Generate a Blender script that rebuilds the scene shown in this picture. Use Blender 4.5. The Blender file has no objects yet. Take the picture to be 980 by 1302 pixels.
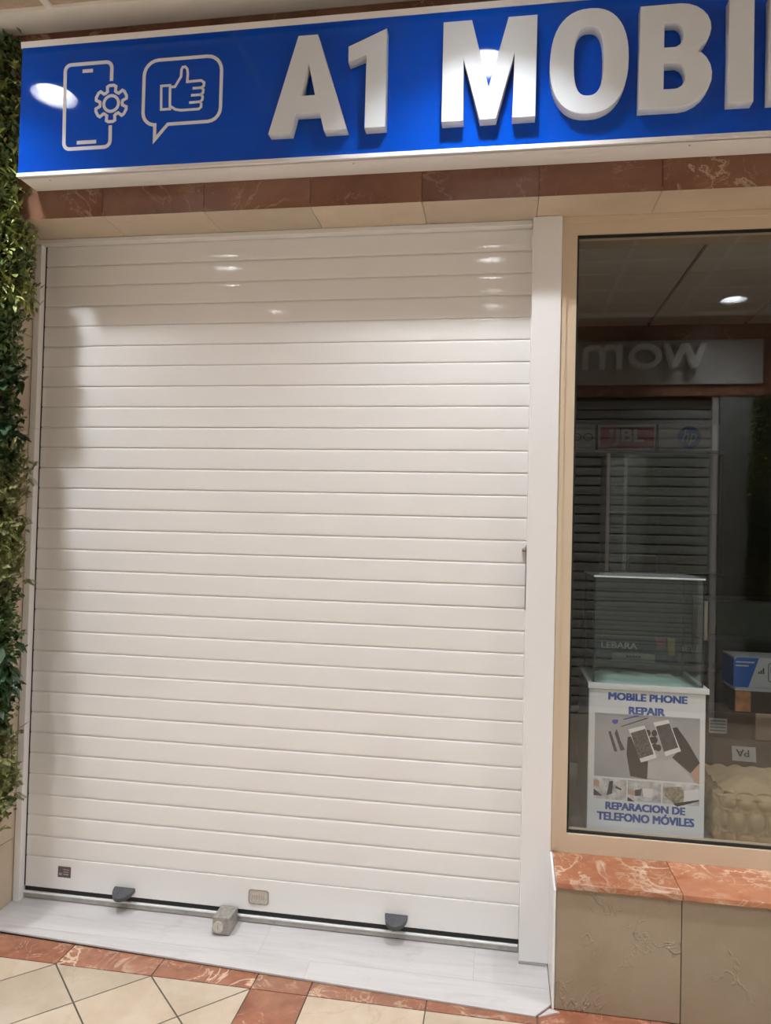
import bpy, bmesh, math, random
from mathutils import Matrix, Vector

random.seed(7)
scene = bpy.context.scene
COL = scene.collection

# ------------------------------------------------------------------ camera
f_px, W_px, H_px = 930.456, 980, 1302
yaw, pitch, roll = 0.1562, 0.0220, 0.0243
cam_loc = Vector((1.8066, -2.6456, 1.5))
F = Vector((-math.sin(yaw)*math.cos(pitch), math.cos(yaw)*math.cos(pitch), math.sin(pitch)))
R0 = Vector((math.cos(yaw), math.sin(yaw), 0))
U0 = R0.cross(F)
Rv = math.cos(roll)*R0 + math.sin(roll)*U0
Uv = -math.sin(roll)*R0 + math.cos(roll)*U0
cam_data = bpy.data.cameras.new('camera')
cam_data.sensor_fit = 'HORIZONTAL'
cam_data.sensor_width = 36
cam_data.lens = 36*f_px/W_px
cam_data.clip_start = 0.05
cam = bpy.data.objects.new('camera', cam_data)
COL.objects.link(cam)
M4 = Matrix.Identity(4)
for i in range(3):
    M4[i][0], M4[i][1], M4[i][2], M4[i][3] = Rv[i], Uv[i], -F[i], cam_loc[i]
cam.matrix_world = M4
scene.camera = cam

# ------------------------------------------------------------------ world, exposure
world = bpy.data.worlds.new('mall_ambient')
scene.world = world
world.use_nodes = True
world.node_tree.nodes['Background'].inputs[0].default_value = (1.0, 0.90, 0.80, 1)
world.node_tree.nodes['Background'].inputs[1].default_value = 1.15
LAMP = 970.0                       # emission of the recessed downlights
LAMP_COL = (0.95, 1.0, 1.06, 1)
scene.view_settings.view_transform = 'Standard'
scene.view_settings.look = 'None'
scene.view_settings.gamma = 1
scene.view_settings.use_curve_mapping = False
scene.view_settings.exposure = 0.0

# ------------------------------------------------------------------ helpers
def s2l(c):
    return tuple((v/12.92 if v <= 0.04045 else ((v+0.055)/1.055)**2.4) for v in c)
def rgb(r, g, b):
    return s2l((r/255, g/255, b/255)) + (1,)

class NT:
    def __init__(self, name):
        self.m = bpy.data.materials.new(name)
        self.m.use_nodes = True
        self.t = self.m.node_tree
        self.b = self.t.nodes['Principled BSDF']
        self.out = self.t.nodes['Material Output']
    def n(self, typ, **kw):
        nd = self.t.nodes.new(typ)
        for k, v in kw.items():
            if k.startswith('i_'):
                nd.inputs[k[2:]].default_value = v
            else:
                setattr(nd, k, v)
        return nd
    def l(self, a, b):
        self.t.links.new(a, b)
    def coords(self, rnd=True, scale=(1, 1, 1)):
        tc = self.n('ShaderNodeTexCoord')
        mp = self.n('ShaderNodeMapping')
        mp.inputs['Scale'].default_value = scale
        self.l(tc.outputs['Object'], mp.inputs['Vector'])
        if rnd:
            oi = self.n('ShaderNodeObjectInfo')
            mu = self.n('ShaderNodeMath', operation='MULTIPLY'); mu.inputs[1].default_value = 57.3
            self.l(oi.outputs['Random'], mu.inputs[0])
            cb = self.n('ShaderNodeCombineXYZ')
            for k in range(3): self.l(mu.outputs[0], cb.inputs[k])
            self.l(cb.outputs[0], mp.inputs['Location'])
        return mp.outputs[0]
    def noise(self, vec, scale, detail=4, rough=0.55, dist=0.0):
        n = self.n('ShaderNodeTexNoise')
        n.inputs['Scale'].default_value = scale
        n.inputs['Detail'].default_value = detail
        n.inputs['Roughness'].default_value = rough
        n.inputs['Distortion'].default_value = dist
        self.l(vec, n.inputs['Vector'])
        return n.outputs['Fac']
    def ramp(self, fac, stops):
        r = self.n('ShaderNodeValToRGB')
        els = r.color_ramp.elements
        while len(els) < len(stops): els.new(0.5)
        for e, (p, c) in zip(els, stops):
            e.position = p
            e.color = c if len(c) == 4 else tuple(c)+(1,)
        self.l(fac, r.inputs[0])
        return r.outputs[0]
    def mix(self, fac, a, b, blend='MIX'):
        m = self.n('ShaderNodeMix', data_type='RGBA', blend_type=blend)
        for s, v in ((m.inputs['Factor'], fac), (m.inputs['A'], a), (m.inputs['B'], b)):
            if hasattr(v, 'links'): self.l(v, s)
            else: s.default_value = v
        return m.outputs['Result']
    def bump(self, h, strength=0.2, dist=0.01):
        b = self.n('ShaderNodeBump')
        b.inputs['Strength'].default_value = strength
        b.inputs['Distance'].default_value = dist
        self.l(h, b.inputs['Height'])
        self.l(b.outputs[0], self.b.inputs['Normal'])

def plain(name, col, rough=0.5, metal=0.0, spec=0.5, noise=0.0, nscale=30, bump=0.0, bscale=200, coat=0.0):
    t = NT(name)
    t.b.inputs['Roughness'].default_value = rough
    t.b.inputs['Metallic'].default_value = metal
    t.b.inputs['Specular IOR Level'].default_value = spec
    t.b.inputs['Coat Weight'].default_value = coat
    t.b.inputs['Coat Roughness'].default_value = 0.05
    v = t.coords(rnd=False)
    if noise > 0:
        f = t.noise(v, nscale, 5)
        lo = tuple(c*(1-noise) for c in col[:3]); hi = tuple(min(1, c*(1+noise)) for c in col[:3])
        t.l(t.ramp(f, [(0.3, lo), (0.7, hi)]), t.b.inputs['Base Color'])
    else:
        t.b.inputs['Base Color'].default_value = col
    if bump > 0:
        t.bump(t.noise(v, bscale, 3), bump, 0.002)
    return t.m

def marble(name, base, dark, vein, rough=0.25, vscale=3.0, vamt=0.8, vwidth=0.018, blotch=7.0, crack=0.0, rnd=True, cloud=0.55):
    t = NT(name)
    v = t.coords(rnd)
    n1 = t.noise(v, blotch, 8, 0.62, 0.6)
    col = t.ramp(n1, [(0.30, dark), (0.62, base)])
    n2 = t.noise(v, 2.2, 6, 0.6, 1.0)
    col = t.mix(t.ramp(n2, [(0.42, (0, 0, 0)), (0.75, (cloud, cloud, cloud))]), col, vein)
    # veins: band of a distorted noise around its middle value
    veins = None
    for sc, wd, k in ((vscale, vwidth, 1.0), (vscale*2.6, vwidth*0.8, 0.55)):
        nz = t.noise(v, sc, 5, 0.58, 1.6)
        sb = t.n('ShaderNodeMath', operation='SUBTRACT'); sb.inputs[1].default_value = 0.5
        t.l(nz, sb.inputs[0])
        ab = t.n('ShaderNodeMath', operation='ABSOLUTE'); t.l(sb.outputs[0], ab.inputs[0])
        rp = t.ramp(ab.outputs[0], [(0.0, (k*vamt,)*3), (wd*0.4, (k*vamt*0.8,)*3), (wd, (0, 0, 0))])
        gate = t.ramp(t.noise(v, sc*0.9, 2), [(0.45, (0, 0, 0)), (0.6, (1, 1, 1))])
        rp = t.mix(1.0, rp, gate, 'MULTIPLY')
        col = t.mix(rp, col, vein)
        veins = rp if veins is None else veins
    oi = t.n('ShaderNodeObjectInfo')
    col = t.mix(1.0, col, t.ramp(oi.outputs['Random'], [(0, (0.86, 0.86, 0.86)), (1, (1.08, 1.05, 1.03))]), 'MULTIPLY')
    t.l(col, t.b.inputs['Base Color'])
    t.b.inputs['Roughness'].default_value = rough
    if crack > 0: t.bump(veins, crack, 0.004)
    return t.m

def glass_mat(name, tint=(0.93, 0.96, 0.94), f0=0.045):
    t = NT(name)
    t.t.nodes.remove(t.b)
    g = t.n('ShaderNodeNewGeometry')
    d = t.n('ShaderNodeVectorMath', operation='DOT_PRODUCT')
    t.l(g.outputs['Incoming'], d.inputs[0]); t.l(g.outputs['Normal'], d.inputs[1])
    a = t.n('ShaderNodeMath', operation='ABSOLUTE'); t.l(d.outputs['Value'], a.inputs[0])
    o = t.n('ShaderNodeMath', operation='SUBTRACT'); o.inputs[0].default_value = 1; t.l(a.outputs[0], o.inputs[1])
    p = t.n('ShaderNodeMath', operation='POWER'); p.inputs[1].default_value = 5; t.l(o.outputs[0], p.inputs[0])
    m = t.n('ShaderNodeMath', operation='MULTIPLY_ADD'); m.inputs[1].default_value = 1-f0; m.inputs[2].default_value = f0
    t.l(p.outputs[0], m.inputs[0])
    tr = t.n('ShaderNodeBsdfTransparent'); tr.inputs[0].default_value = tint+(1,)
    gl = t.n('ShaderNodeBsdfGlossy'); gl.inputs['Roughness'].default_value = 0.0; gl.inputs['Color'].default_value = (1, 1, 1, 1)
    mx = t.n('ShaderNodeMixShader')
    t.l(m.outputs[0], mx.inputs[0]); t.l(tr.outputs[0], mx.inputs[1]); t.l(gl.outputs[0], mx.inputs[2])
    t.l(mx.outputs[0], t.out.inputs['Surface'])
    return t.m

# ------------------------------------------------------------------ materials
M = {}
M['shutter'] = plain('white_lacquered_aluminium', (0.82, 0.805, 0.785, 1), 0.07, spec=0.5, bump=0.012, bscale=120)
M['white_alu'] = plain('white_frame_paint', (0.80, 0.785, 0.77, 1), 0.25)
M['shutter_edge'] = plain('matt_slat_edge', (0.82, 0.805, 0.785, 1), 0.65, spec=0.15)
M['groove'] = plain('shadow_gasket_black', (0.012, 0.012, 0.013, 1), 0.6)
M['grey_alu'] = plain('grey_track_aluminium', (0.42, 0.40, 0.37, 1), 0.45, metal=0.4, noise=0.15)
M['cream_frame'] = plain('cream_window_paint', (0.62, 0.50, 0.36, 1), 0.35)
M['red_marble'] = marble('red_marble', (0.29, 0.112, 0.060, 1), (0.175, 0.062, 0.034, 1), (0.58, 0.43, 0.30, 1), 0.22, 3.4, 0.9, 0.022, 14.0, cloud=0.18)
M['fascia_marble'] = marble('brown_red_fascia_marble', (0.185, 0.078, 0.043, 1), (0.125, 0.05, 0.028, 1), (0.42, 0.30, 0.21, 1), 0.25, 2.2, 0.8, 0.012, 5.0, cloud=0.22)
M['sill_marble'] = marble('red_sill_marble', (0.42, 0.165, 0.080, 1), (0.30, 0.10, 0.048, 1), (0.68, 0.51, 0.37, 1), 0.25, 3.8, 0.95, 0.034, 11.0, cloud=0.25)
M['cream_marble'] = marble('cream_marble', (0.56, 0.47, 0.36, 1), (0.49, 0.40, 0.30, 1), (0.60, 0.50, 0.38, 1), 0.3, 2.0, 0.5, 0.012)
M['slab_marble'] = marble('beige_wall_stone', (0.315, 0.25, 0.17, 1), (0.265, 0.205, 0.138, 1), (0.37, 0.30, 0.22, 1), 0.42, 3.0, 0.8, 0.014, 5.0, 1.0)
M['floor_cream'] = marble('cream_floor_marble', (0.49, 0.405, 0.31, 1), (0.41, 0.325, 0.235, 1), (0.36, 0.28, 0.19, 1), 0.22, 2.0, 0.5, 0.010, 4.0)
M['grout'] = plain('dark_grout', (0.07, 0.068, 0.05, 1), 0.8, noise=0.2)
M['grout_light'] = plain('beige_grout', (0.30, 0.24, 0.17, 1), 0.8)
M['tile_ceiling'] = plain('mineral_ceiling_panel', (0.50, 0.39, 0.30, 1), 0.9, noise=0.08, nscale=60)
M['tbar'] = plain('white_ceiling_bar', (0.90, 0.88, 0.84, 1), 0.45)
M['plaster'] = plain('cream_plaster', (0.88, 0.85, 0.80, 1), 0.8, noise=0.03, nscale=8)
M['sign_white'] = plain('white_sign_metal', (0.82, 0.80, 0.78, 1), 0.35)
M['letter_white'] = plain('white_letter_acrylic', (0.68, 0.715, 0.74, 1), 0.45)
M['sign_blue'] = plain('glossy_blue_panel', (0.0, 0.058, 0.44, 1), 0.04, spec=0.3)
M['icon_white'] = plain('white_vinyl', (0.78, 0.78, 0.80, 1), 0.35)
M['black_rubber'] = plain('black_rubber', (0.008, 0.008, 0.008, 1), 0.55)
M['dark_plastic'] = plain('charcoal_plastic', (0.060, 0.060, 0.064, 1), 0.38, noise=0.2, nscale=60)
M['steel'] = plain('worn_steel', (0.36, 0.335, 0.30, 1), 0.42, metal=0.55, noise=0.25, nscale=70)
M['steel_light'] = plain('brushed_key_plate', (0.60, 0.55, 0.48, 1), 0.4, metal=0.4, noise=0.12, nscale=120)
M['brass'] = plain('dull_brass', (0.30, 0.22, 0.13, 1), 0.4, metal=0.7)
M['sticker'] = plain('brown_printed_sticker', (0.11, 0.085, 0.085, 1), 0.4, noise=0.5, nscale=130)
M['sticker_line'] = plain('pale_sticker_print', (0.36, 0.30, 0.28, 1), 0.4)
M['glass'] = glass_mat('window_glass', (0.965, 0.972, 0.97), 0.045)
M['case_glass'] = glass_mat('showcase_glass', (0.84, 0.915, 0.885), 0.05)
def painted_sheen():  # whitish coat that paints the reflected light on the showcase top
    t = NT('painted_sheen_glass')
    t.b.inputs['Base Color'].default_value = (0.62, 0.66, 0.64, 1)
    t.b.inputs['Roughness'].default_value = 0.35
    tr = t.n('ShaderNodeBsdfTransparent'); mx = t.n('ShaderNodeMixShader'); mx.inputs[0].default_value = 0.30
    t.l(tr.outputs[0], mx.inputs[1]); t.l(t.b.outputs[0], mx.inputs[2]); t.l(mx.outputs[0], t.out.inputs['Surface'])
    return t.m
M['painted_sheen_glass'] = painted_sheen()
M['glass_edge'] = plain('green_glass_edge', (0.016, 0.028, 0.025, 1), 0.1)
M['case_white'] = plain('white_showcase_laminate', (0.72, 0.745, 0.74, 1), 0.4)
M['poster_white'] = plain('poster_paper', (0.72, 0.745, 0.75, 1), 0.5)
M['text_blue'] = plain('poster_blue_ink', (0.035, 0.095, 0.34, 1), 0.5)
M['photo_grey'] = plain('print_grey', (0.36, 0.36, 0.37, 1), 0.5, noise=0.18, nscale=5)
M['photo_light'] = plain('print_light_grey', (0.52, 0.52, 0.52, 1), 0.5, noise=0.5, nscale=34)
M['photo_soft'] = plain('print_pale_sleeve', (0.50, 0.50, 0.50, 1), 0.5, noise=0.12, nscale=9)
M['photo_dark'] = plain('print_dark', (0.010, 0.010, 0.011, 1), 0.5, noise=0.3, nscale=60)
M['photo_mid'] = plain('print_mid_grey', (0.050, 0.050, 0.052, 1), 0.5, noise=0.4, nscale=60)
M['photo_crack'] = plain('print_cracked_screen', (0.075, 0.075, 0.075, 1), 0.5, noise=0.95, nscale=160)
M['photo_skin'] = plain('print_skin', (0.48, 0.30, 0.22, 1), 0.5)
M['photo_white'] = plain('print_white', (0.75, 0.75, 0.75, 1), 0.5)
M['photo_blue'] = plain('print_blue', (0.03, 0.06, 0.38, 1), 0.5)
M['photo_tan'] = plain('print_tan', (0.30, 0.25, 0.17, 1), 0.5, noise=0.6, nscale=90)
M['paper'] = plain('pale_cloth', (0.74, 0.82, 0.78, 1), 0.8, noise=0.06, nscale=20)
M['khaki'] = plain('khaki_cotton', (0.38, 0.285, 0.165, 1), 0.9, noise=0.08, nscale=25, bump=0.2, bscale=500)
M['cardboard'] = plain('brown_cardboard', (0.085, 0.055, 0.034, 1), 0.85, noise=0.12, nscale=12)
M['cardboard_dark'] = plain('dark_cardboard_edge', (0.10, 0.062, 0.038, 1), 0.85)
M['film'] = plain('clear_packing_film', (0.30, 0.22, 0.15, 1), 0.08, spec=0.9, coat=1.0, bump=0.9, bscale=24)
M['label_white'] = plain('white_paper_label', (0.42, 0.41, 0.39, 1), 0.6)
M['ink'] = plain('black_ink', (0.02, 0.02, 0.02, 1), 0.5)
M['box_white'] = plain('white_carton', (0.36, 0.38, 0.39, 1), 0.5)
M['box_blue'] = plain('blue_carton_print', (0.012, 0.085, 0.33, 1), 0.45)
M['box_brown'] = plain('orange_brown_carton_print', (0.36, 0.16, 0.07, 1), 0.5, noise=0.5, nscale=20)
M['box_dark'] = plain('dark_carton_print', (0.05, 0.035, 0.03, 1), 0.5)
M['navy'] = plain('navy_display_card', (0.020, 0.045, 0.12, 1), 0.5)
M['print_red'] = plain('red_print', (0.42, 0.06, 0.08, 1), 0.5)
M['print_yellow'] = plain('yellow_print', (0.60, 0.36, 0.05, 1), 0.5)
M['jbl_red'] = plain('red_sign_film', (0.17, 0.010, 0.014, 1), 0.4)
M['hp_blue'] = plain('blue_sign_film', (0.006, 0.045, 0.22, 1), 0.4)
M['opal'] = plain('opal_sign_face', (0.20, 0.21, 0.205, 1), 0.4)
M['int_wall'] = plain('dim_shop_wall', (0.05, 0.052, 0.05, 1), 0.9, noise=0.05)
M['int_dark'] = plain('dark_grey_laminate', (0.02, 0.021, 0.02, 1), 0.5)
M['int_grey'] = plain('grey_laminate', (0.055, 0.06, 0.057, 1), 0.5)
M['int_ceiling'] = plain('pale_shop_ceiling_panel', (0.55, 0.54, 0.51, 1), 0.9)
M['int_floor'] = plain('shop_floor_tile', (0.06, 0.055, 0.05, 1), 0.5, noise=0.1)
M['wood_dark'] = plain('dark_wood_counter', (0.05, 0.036, 0.027, 1), 0.5, noise=0.2, nscale=14)
M['opp_grey'] = plain('brushed_letter_face', (0.93, 0.95, 0.94, 1), 0.4)
M['opp_shutter'] = plain('grey_shutter_paint', (0.30, 0.31, 0.295, 1), 0.4)
M['opp_side'] = plain('dark_letter_return', (0.06, 0.06, 0.06, 1), 0.5)
M['opp_fascia'] = plain('off_white_fascia', (0.50, 0.48, 0.45, 1), 0.6)
M['grey_stone'] = plain('grey_green_stone', (0.20, 0.205, 0.19, 1), 0.6, noise=0.15, nscale=6)
M['lamp_white'] = plain('satin_lamp_reflector', (0.70, 0.70, 0.70, 1), 0.28, metal=1.0)
M['hedge_back'] = plain('dark_green_mat', (0.012, 0.018, 0.009, 1), 0.9)

def leaf_mat(name, c1, c2, rough=0.45, trans=0.15):
    t = NT(name)
    v = t.coords(rnd=False)
    f = t.noise(v, 38, 2)
    t.l(t.ramp(f, [(0.3, c1), (0.7, c2)]), t.b.inputs['Base Color'])
    t.b.inputs['Roughness'].default_value = rough
    return t.m
M['leaf_box'] = leaf_mat('boxwood_leaf', (0.040, 0.078, 0.024), (0.130, 0.190, 0.060))
M['leaf_light'] = leaf_mat('light_green_leaf', (0.130, 0.180, 0.045), (0.36, 0.37, 0.110))
M['leaf_dark'] = leaf_mat('dark_glossy_leaf', (0.018, 0.048, 0.022), (0.055, 0.100, 0.045), 0.28)
M['leaf_fern'] = leaf_mat('feathery_leaf', (0.120, 0.145, 0.050), (0.31, 0.29, 0.110), 0.6)
M['flower'] = plain('yellow_flower', (0.75, 0.48, 0.03, 1), 0.6)

def wood_mat():
    t = NT('white_washed_laminate')
    v = t.coords(True, (0.8, 9, 9))
    f = t.noise(v, 3.2, 8, 0.65, 0.7)
    c = t.ramp(f, [(0.25, (0.41, 0.385, 0.37)), (0.5, (0.49, 0.465, 0.45)), (0.75, (0.54, 0.515, 0.50))])
    v2 = t.coords(False)
    d = t.ramp(t.noise(v2, 9, 5, 0.7), [(0.60, (1, 1, 1)), (0.80, (0.80, 0.79, 0.78))])
    t.l(t.mix(1.0, c, d, 'MULTIPLY'), t.b.inputs['Base Color'])
    t.b.inputs['Roughness'].default_value = 0.45
    return t.m
M['laminate'] = wood_mat()

def emit_mat():
    t = NT('downlight_diffuser')
    t.b.inputs['Base Color'].default_value = (0.9, 0.9, 0.9, 1)
    t.b.inputs['Emission Color'].default_value = LAMP_COL
    t.b.inputs['Emission Strength'].default_value = LAMP
    return t.m
M['lamp'] = emit_mat()

# ------------------------------------------------------------------ object helpers
def link(name, me, parent=None, loc=(0, 0, 0), rot=(0, 0, 0)):
    o = bpy.data.objects.new(name, me)
    COL.objects.link(o)
    o.location = loc; o.rotation_euler = rot
    if parent is not None: o.parent = parent
    return o
def tag(o, label, cat, group=None, kind=None):
    o['label'] = label; o['category'] = cat
    if group: o['group'] = group
    if kind: o['kind'] = kind
    return o
def struct(o, label=None, cat=None):
    o['kind'] = 'structure'
    if label: o['label'] = label
    if cat: o['category'] = cat
    return o
def thing(name, label, cat, loc=(0, 0, 0), rz=0, group=None):
    o = link(name, None, None, loc, (0, 0, rz))
    o.empty_display_size = 0.05
    return tag(o, label, cat, group)

def me_new(name, verts, faces, mats, smooth=False):
    me = bpy.data.meshes.new(name)
    me.from_pydata([tuple(v) for v in verts], [], faces)
    for m in (mats if isinstance(mats, (list, tuple)) else [mats]):
        me.materials.append(m)
    if smooth:
        for p in me.polygons: p.use_smooth = True
    me.update()
    return me
def box_me(name, x0, x1, y0, y1, z0, z1, mat, bevel=0.0, seg=2):
    bm = bmesh.new()
    vs = [bm.verts.new(p) for p in ((x0,y0,z0),(x1,y0,z0),(x1,y1,z0),(x0,y1,z0),(x0,y0,z1),(x1,y0,z1),(x1,y1,z1),(x0,y1,z1))]
    for f in ((0,3,2,1),(4,5,6,7),(0,1,5,4),(1,2,6,5),(2,3,7,6),(3,0,4,7)):
        bm.faces.new([vs[i] for i in f])
    if bevel > 0:
        bmesh.ops.bevel(bm, geom=list(bm.edges), offset=bevel, segments=seg, affect='EDGES', profile=0.5)
    me = bpy.data.meshes.new(name)
    bm.to_mesh(me); bm.free()
    me.materials.append(mat)
    return me
def box(name, x0, x1, y0, y1, z0, z1, mat, parent=None, bevel=0.0, seg=2):
    """box whose origin sits at its centre, so textures differ by object"""
    cx, cy, cz = (x0+x1)/2, (y0+y1)/2, (z0+z1)/2
    me = box_me(name, x0-cx, x1-cx, y0-cy, y1-cy, z0-cz, z1-cz, mat, bevel, seg)
    o = link(name, me, parent, (cx, cy, cz))
    return o
def prism_me(name, poly, h0, h1, mat, axis='z'):
    """extrude a simple polygon; axis z: poly is (x,y); axis y: poly is (x,z); axis x: poly is (y,z)"""
    n = len(poly)
    def P(p, h):
        return (p[0], p[1], h) if axis == 'z' else ((p[0], h, p[1]) if axis == 'y' else (h, p[0], p[1]))
    vs = [P(p, h0) for p in poly] + [P(p, h1) for p in poly]
    fs = [list(range(n)), list(range(n, 2*n))]
    fs += [[i, (i+1) % n, n+(i+1) % n, n+i] for i in range(n)]
    bm = bmesh.new()
    bv = [bm.verts.new(v) for v in vs]
    for f in fs: bm.faces.new([bv[i] for i in f])
    bmesh.ops.recalc_face_normals(bm, faces=list(bm.faces))
    me = bpy.data.meshes.new(name); bm.to_mesh(me); bm.free()
    me.materials.append(mat)
    return me
def prism(name, poly, h0, h1, mat, parent=None, axis='z', loc=(0, 0, 0)):
    return link(name, prism_me(name, poly, h0, h1, mat, axis), parent, loc)

DG = None
def eval_mesh(ob, name, mat, m4=None):
    dg = bpy.context.evaluated_depsgraph_get()
    dg.update()
    me = bpy.data.meshes.new_from_object(ob.evaluated_get(dg))
    me.name = name
    if m4 is not None: me.transform(m4)
    me.materials.clear(); me.materials.append(mat)
    return me
UPRIGHT = Matrix.Rotation(math.pi/2, 4, 'X')      # (x,y,z) -> (x,-z,y): stands up, faces -y
def shape_me(name, loops, depth, mat, bevel=0.0):
    """flat outline(s) with holes, thickness depth, front at y=-depth, back at y=0"""
    cu = bpy.data.curves.new(name, 'CURVE')
    cu.dimensions = '2D'; cu.fill_mode = 'BOTH'
    cu.extrude = depth/2 - bevel; cu.bevel_depth = bevel; cu.bevel_resolution = 1
    cu.offset = -bevel
    for lp in loops:
        sp = cu.splines.new('POLY'); sp.points.add(len(lp)-1); sp.use_cyclic_u = True
        for p, c in zip(sp.points, lp): p.co = (c[0], c[1], 0, 1)
    ob = bpy.data.objects.new('tmp', cu); COL.objects.link(ob)
    me = eval_mesh(ob, name, mat, Matrix.Translation((0, -depth/2, 0)) @ UPRIGHT)
    bpy.data.objects.remove(ob); bpy.data.curves.remove(cu)
    return me
def text_me(name, body, size, depth, mat, bold=0.0, width=None, shear=0.0, align='CENTER', spacing=1.0):
    cu = bpy.data.curves.new(name, 'FONT')
    cu.body = body; cu.size = size; cu.extrude = depth/2; cu.offset = bold; cu.shear = shear
    cu.align_x = align; cu.align_y = 'CENTER'; cu.space_character = spacing
    cu.resolution_u = 3
    ob = bpy.data.objects.new('tmp', cu); COL.objects.link(ob)
    me = eval_mesh(ob, name, mat, UPRIGHT)
    bpy.data.objects.remove(ob); bpy.data.curves.remove(cu)
    xs = [v.co.x for v in me.vertices]; zs = [v.co.z for v in me.vertices]
    cx, cz = (min(xs)+max(xs))/2, (min(zs)+max(zs))/2
    k = (width/(max(xs)-min(xs))) if width else 1.0
    for v in me.vertices:
        v.co.x = (v.co.x-cx)*k; v.co.z = v.co.z-cz
    return me
def text_fit(name, body, width, height, depth, mat, bold=0.0, shear=0.0):
    me = text_me(name, body, 1.0, 0.01, mat, 0.0, None, shear)
    if bold > 0:
        bm = bmesh.new()
        for k, (dx, dz) in enumerate(((-bold, -bold*0.5), (bold, -bold*0.5), (-bold, bold*0.5), (bold, bold*0.5), (0, 0))):
            m2 = me.copy(); m2.transform(Matrix.Translation((dx, -0.0004*k, dz))); bm.from_mesh(m2); bpy.data.meshes.remove(m2)
        bm.to_mesh(me); bm.free()
    xs = [v.co.x for v in me.vertices]; zs = [v.co.z for v in me.vertices]; ys = [v.co.y for v in me.vertices]
    kx, kz, ky = width/(max(xs)-min(xs)), height/(max(zs)-min(zs)), depth/(max(ys)-min(ys))
    for v in me.vertices: v.co = (v.co.x*kx, v.co.y*ky, v.co.z*kz)
    return me
def arc(cx, cy, rx, ry, a0, a1, n):
    return [(cx+rx*math.cos(math.radians(a0+(a1-a0)*i/n)), cy+ry*math.sin(math.radians(a0+(a1-a0)*i/n))) for i in range(n+1)]
def rrect(x0, x1, y0, y1, r, n=5):
    return (arc(x1-r, y1-r, r, r, 0, 90, n)+arc(x0+r, y1-r, r, r, 90, 180, n)+arc(x0+r, y0+r, r, r, 180, 270, n)+arc(x1-r, y0+r, r, r, 270, 360, n))
def ribbon_me(name, lines, w, depth, mat):
    """mitred flat strips along polylines [(pts, closed)], standing in the xz plane, front at y=-depth"""
    verts, faces = [], []
    for pts, closed in lines:
        n = len(pts); off = len(verts)
        P = [Vector((p[0], p[1])) for p in pts]
        for i in range(n):
            d0 = (P[i]-P[i-1]) if (closed or i > 0) else (P[1]-P[0])
            d1 = (P[(i+1) % n]-P[i]) if (closed or i < n-1) else (P[-1]-P[-2])
            d0.normalize(); d1.normalize()
            n0 = Vector((-d0.y, d0.x)); n1 = Vector((-d1.y, d1.x))
            nn = n0+n1
            if nn.length < 1e-6: nn = n0
            nn.normalize()
            k = (w/2)/max(0.35, nn.dot(n0))
            a, b = P[i]+nn*k, P[i]-nn*k
            verts += [(a.x, -depth, a.y), (b.x, -depth, b.y), (a.x, 0, a.y), (b.x, 0, b.y)]
        for i in range(n if closed else n-1):
            a, b = off+4*i, off+4*((i+1) % n)
            faces += [(a, a+1, b+1, b), (a+2, b+2, b+3, a+3), (a, b, b+2, a+2), (a+1, a+3, b+3, b+1)]
        if not closed:
            a, b = off, off+4*(n-1)
            faces += [(a, a+2, a+3, a+1), (b, b+1, b+3, b+2)]
    me = me_new(name, verts, faces, mat)
    bm = bmesh.new(); bm.from_mesh(me)
    bmesh.ops.recalc_face_normals(bm, faces=list(bm.faces)); bm.to_mesh(me); bm.free()
    return me
def cyl_me(name, r, h, mat, n=24, axis='z', r2=None):
    bm = bmesh.new()
    bmesh.ops.create_cone(bm, cap_ends=True, segments=n, radius1=r, radius2=r if r2 is None else r2, depth=h)
    if axis == 'y': bmesh.ops.rotate(bm, verts=bm.verts, matrix=Matrix.Rotation(math.pi/2, 3, 'X'))
    if axis == 'x': bmesh.ops.rotate(bm, verts=bm.verts, matrix=Matrix.Rotation(math.pi/2, 3, 'Y'))
    me = bpy.data.meshes.new(name); bm.to_mesh(me); bm.free(); me.materials.append(mat)
    return me
def clip(poly, a, b, c):
    """keep the side of the polygon where a*x+b*y <= c"""
    out = []
    for i in range(len(poly)):
        p, q = poly[i], poly[(i+1) % len(poly)]
        dp, dq = a*p[0]+b*p[1]-c, a*q[0]+b*q[1]-c
        if dp <= 0: out.append(p)
        if dp*dq < 0:
            t = dp/(dp-dq); out.append((p[0]+t*(q[0]-p[0]), p[1]+t*(q[1]-p[1])))
    return out
def area(poly):
    return abs(sum(poly[i][0]*poly[(i+1) % len(poly)][1]-poly[(i+1) % len(poly)][0]*poly[i][1] for i in range(len(poly))))/2
def inset_rect(x0, x1, y0, y1, g):
    return [(x0+g, y0+g), (x1-g, y0+g), (x1-g, y1-g), (x0+g, y1-g)]
def slab_tile(name, poly, z0, z1, mat, parent):
    cx = sum(p[0] for p in poly)/len(poly); cy = sum(p[1] for p in poly)/len(poly)
    return prism(name, [(p[0]-cx, p[1]-cy) for p in poly], z0, z1, mat, parent, 'z', (cx, cy, 0))

# ================================================================== THE SETTING
XL, XR = -3.0, 6.6           # how far the corridor is built
CEIL = 3.30
OPP = -3.65                   # facade across the corridor
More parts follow.
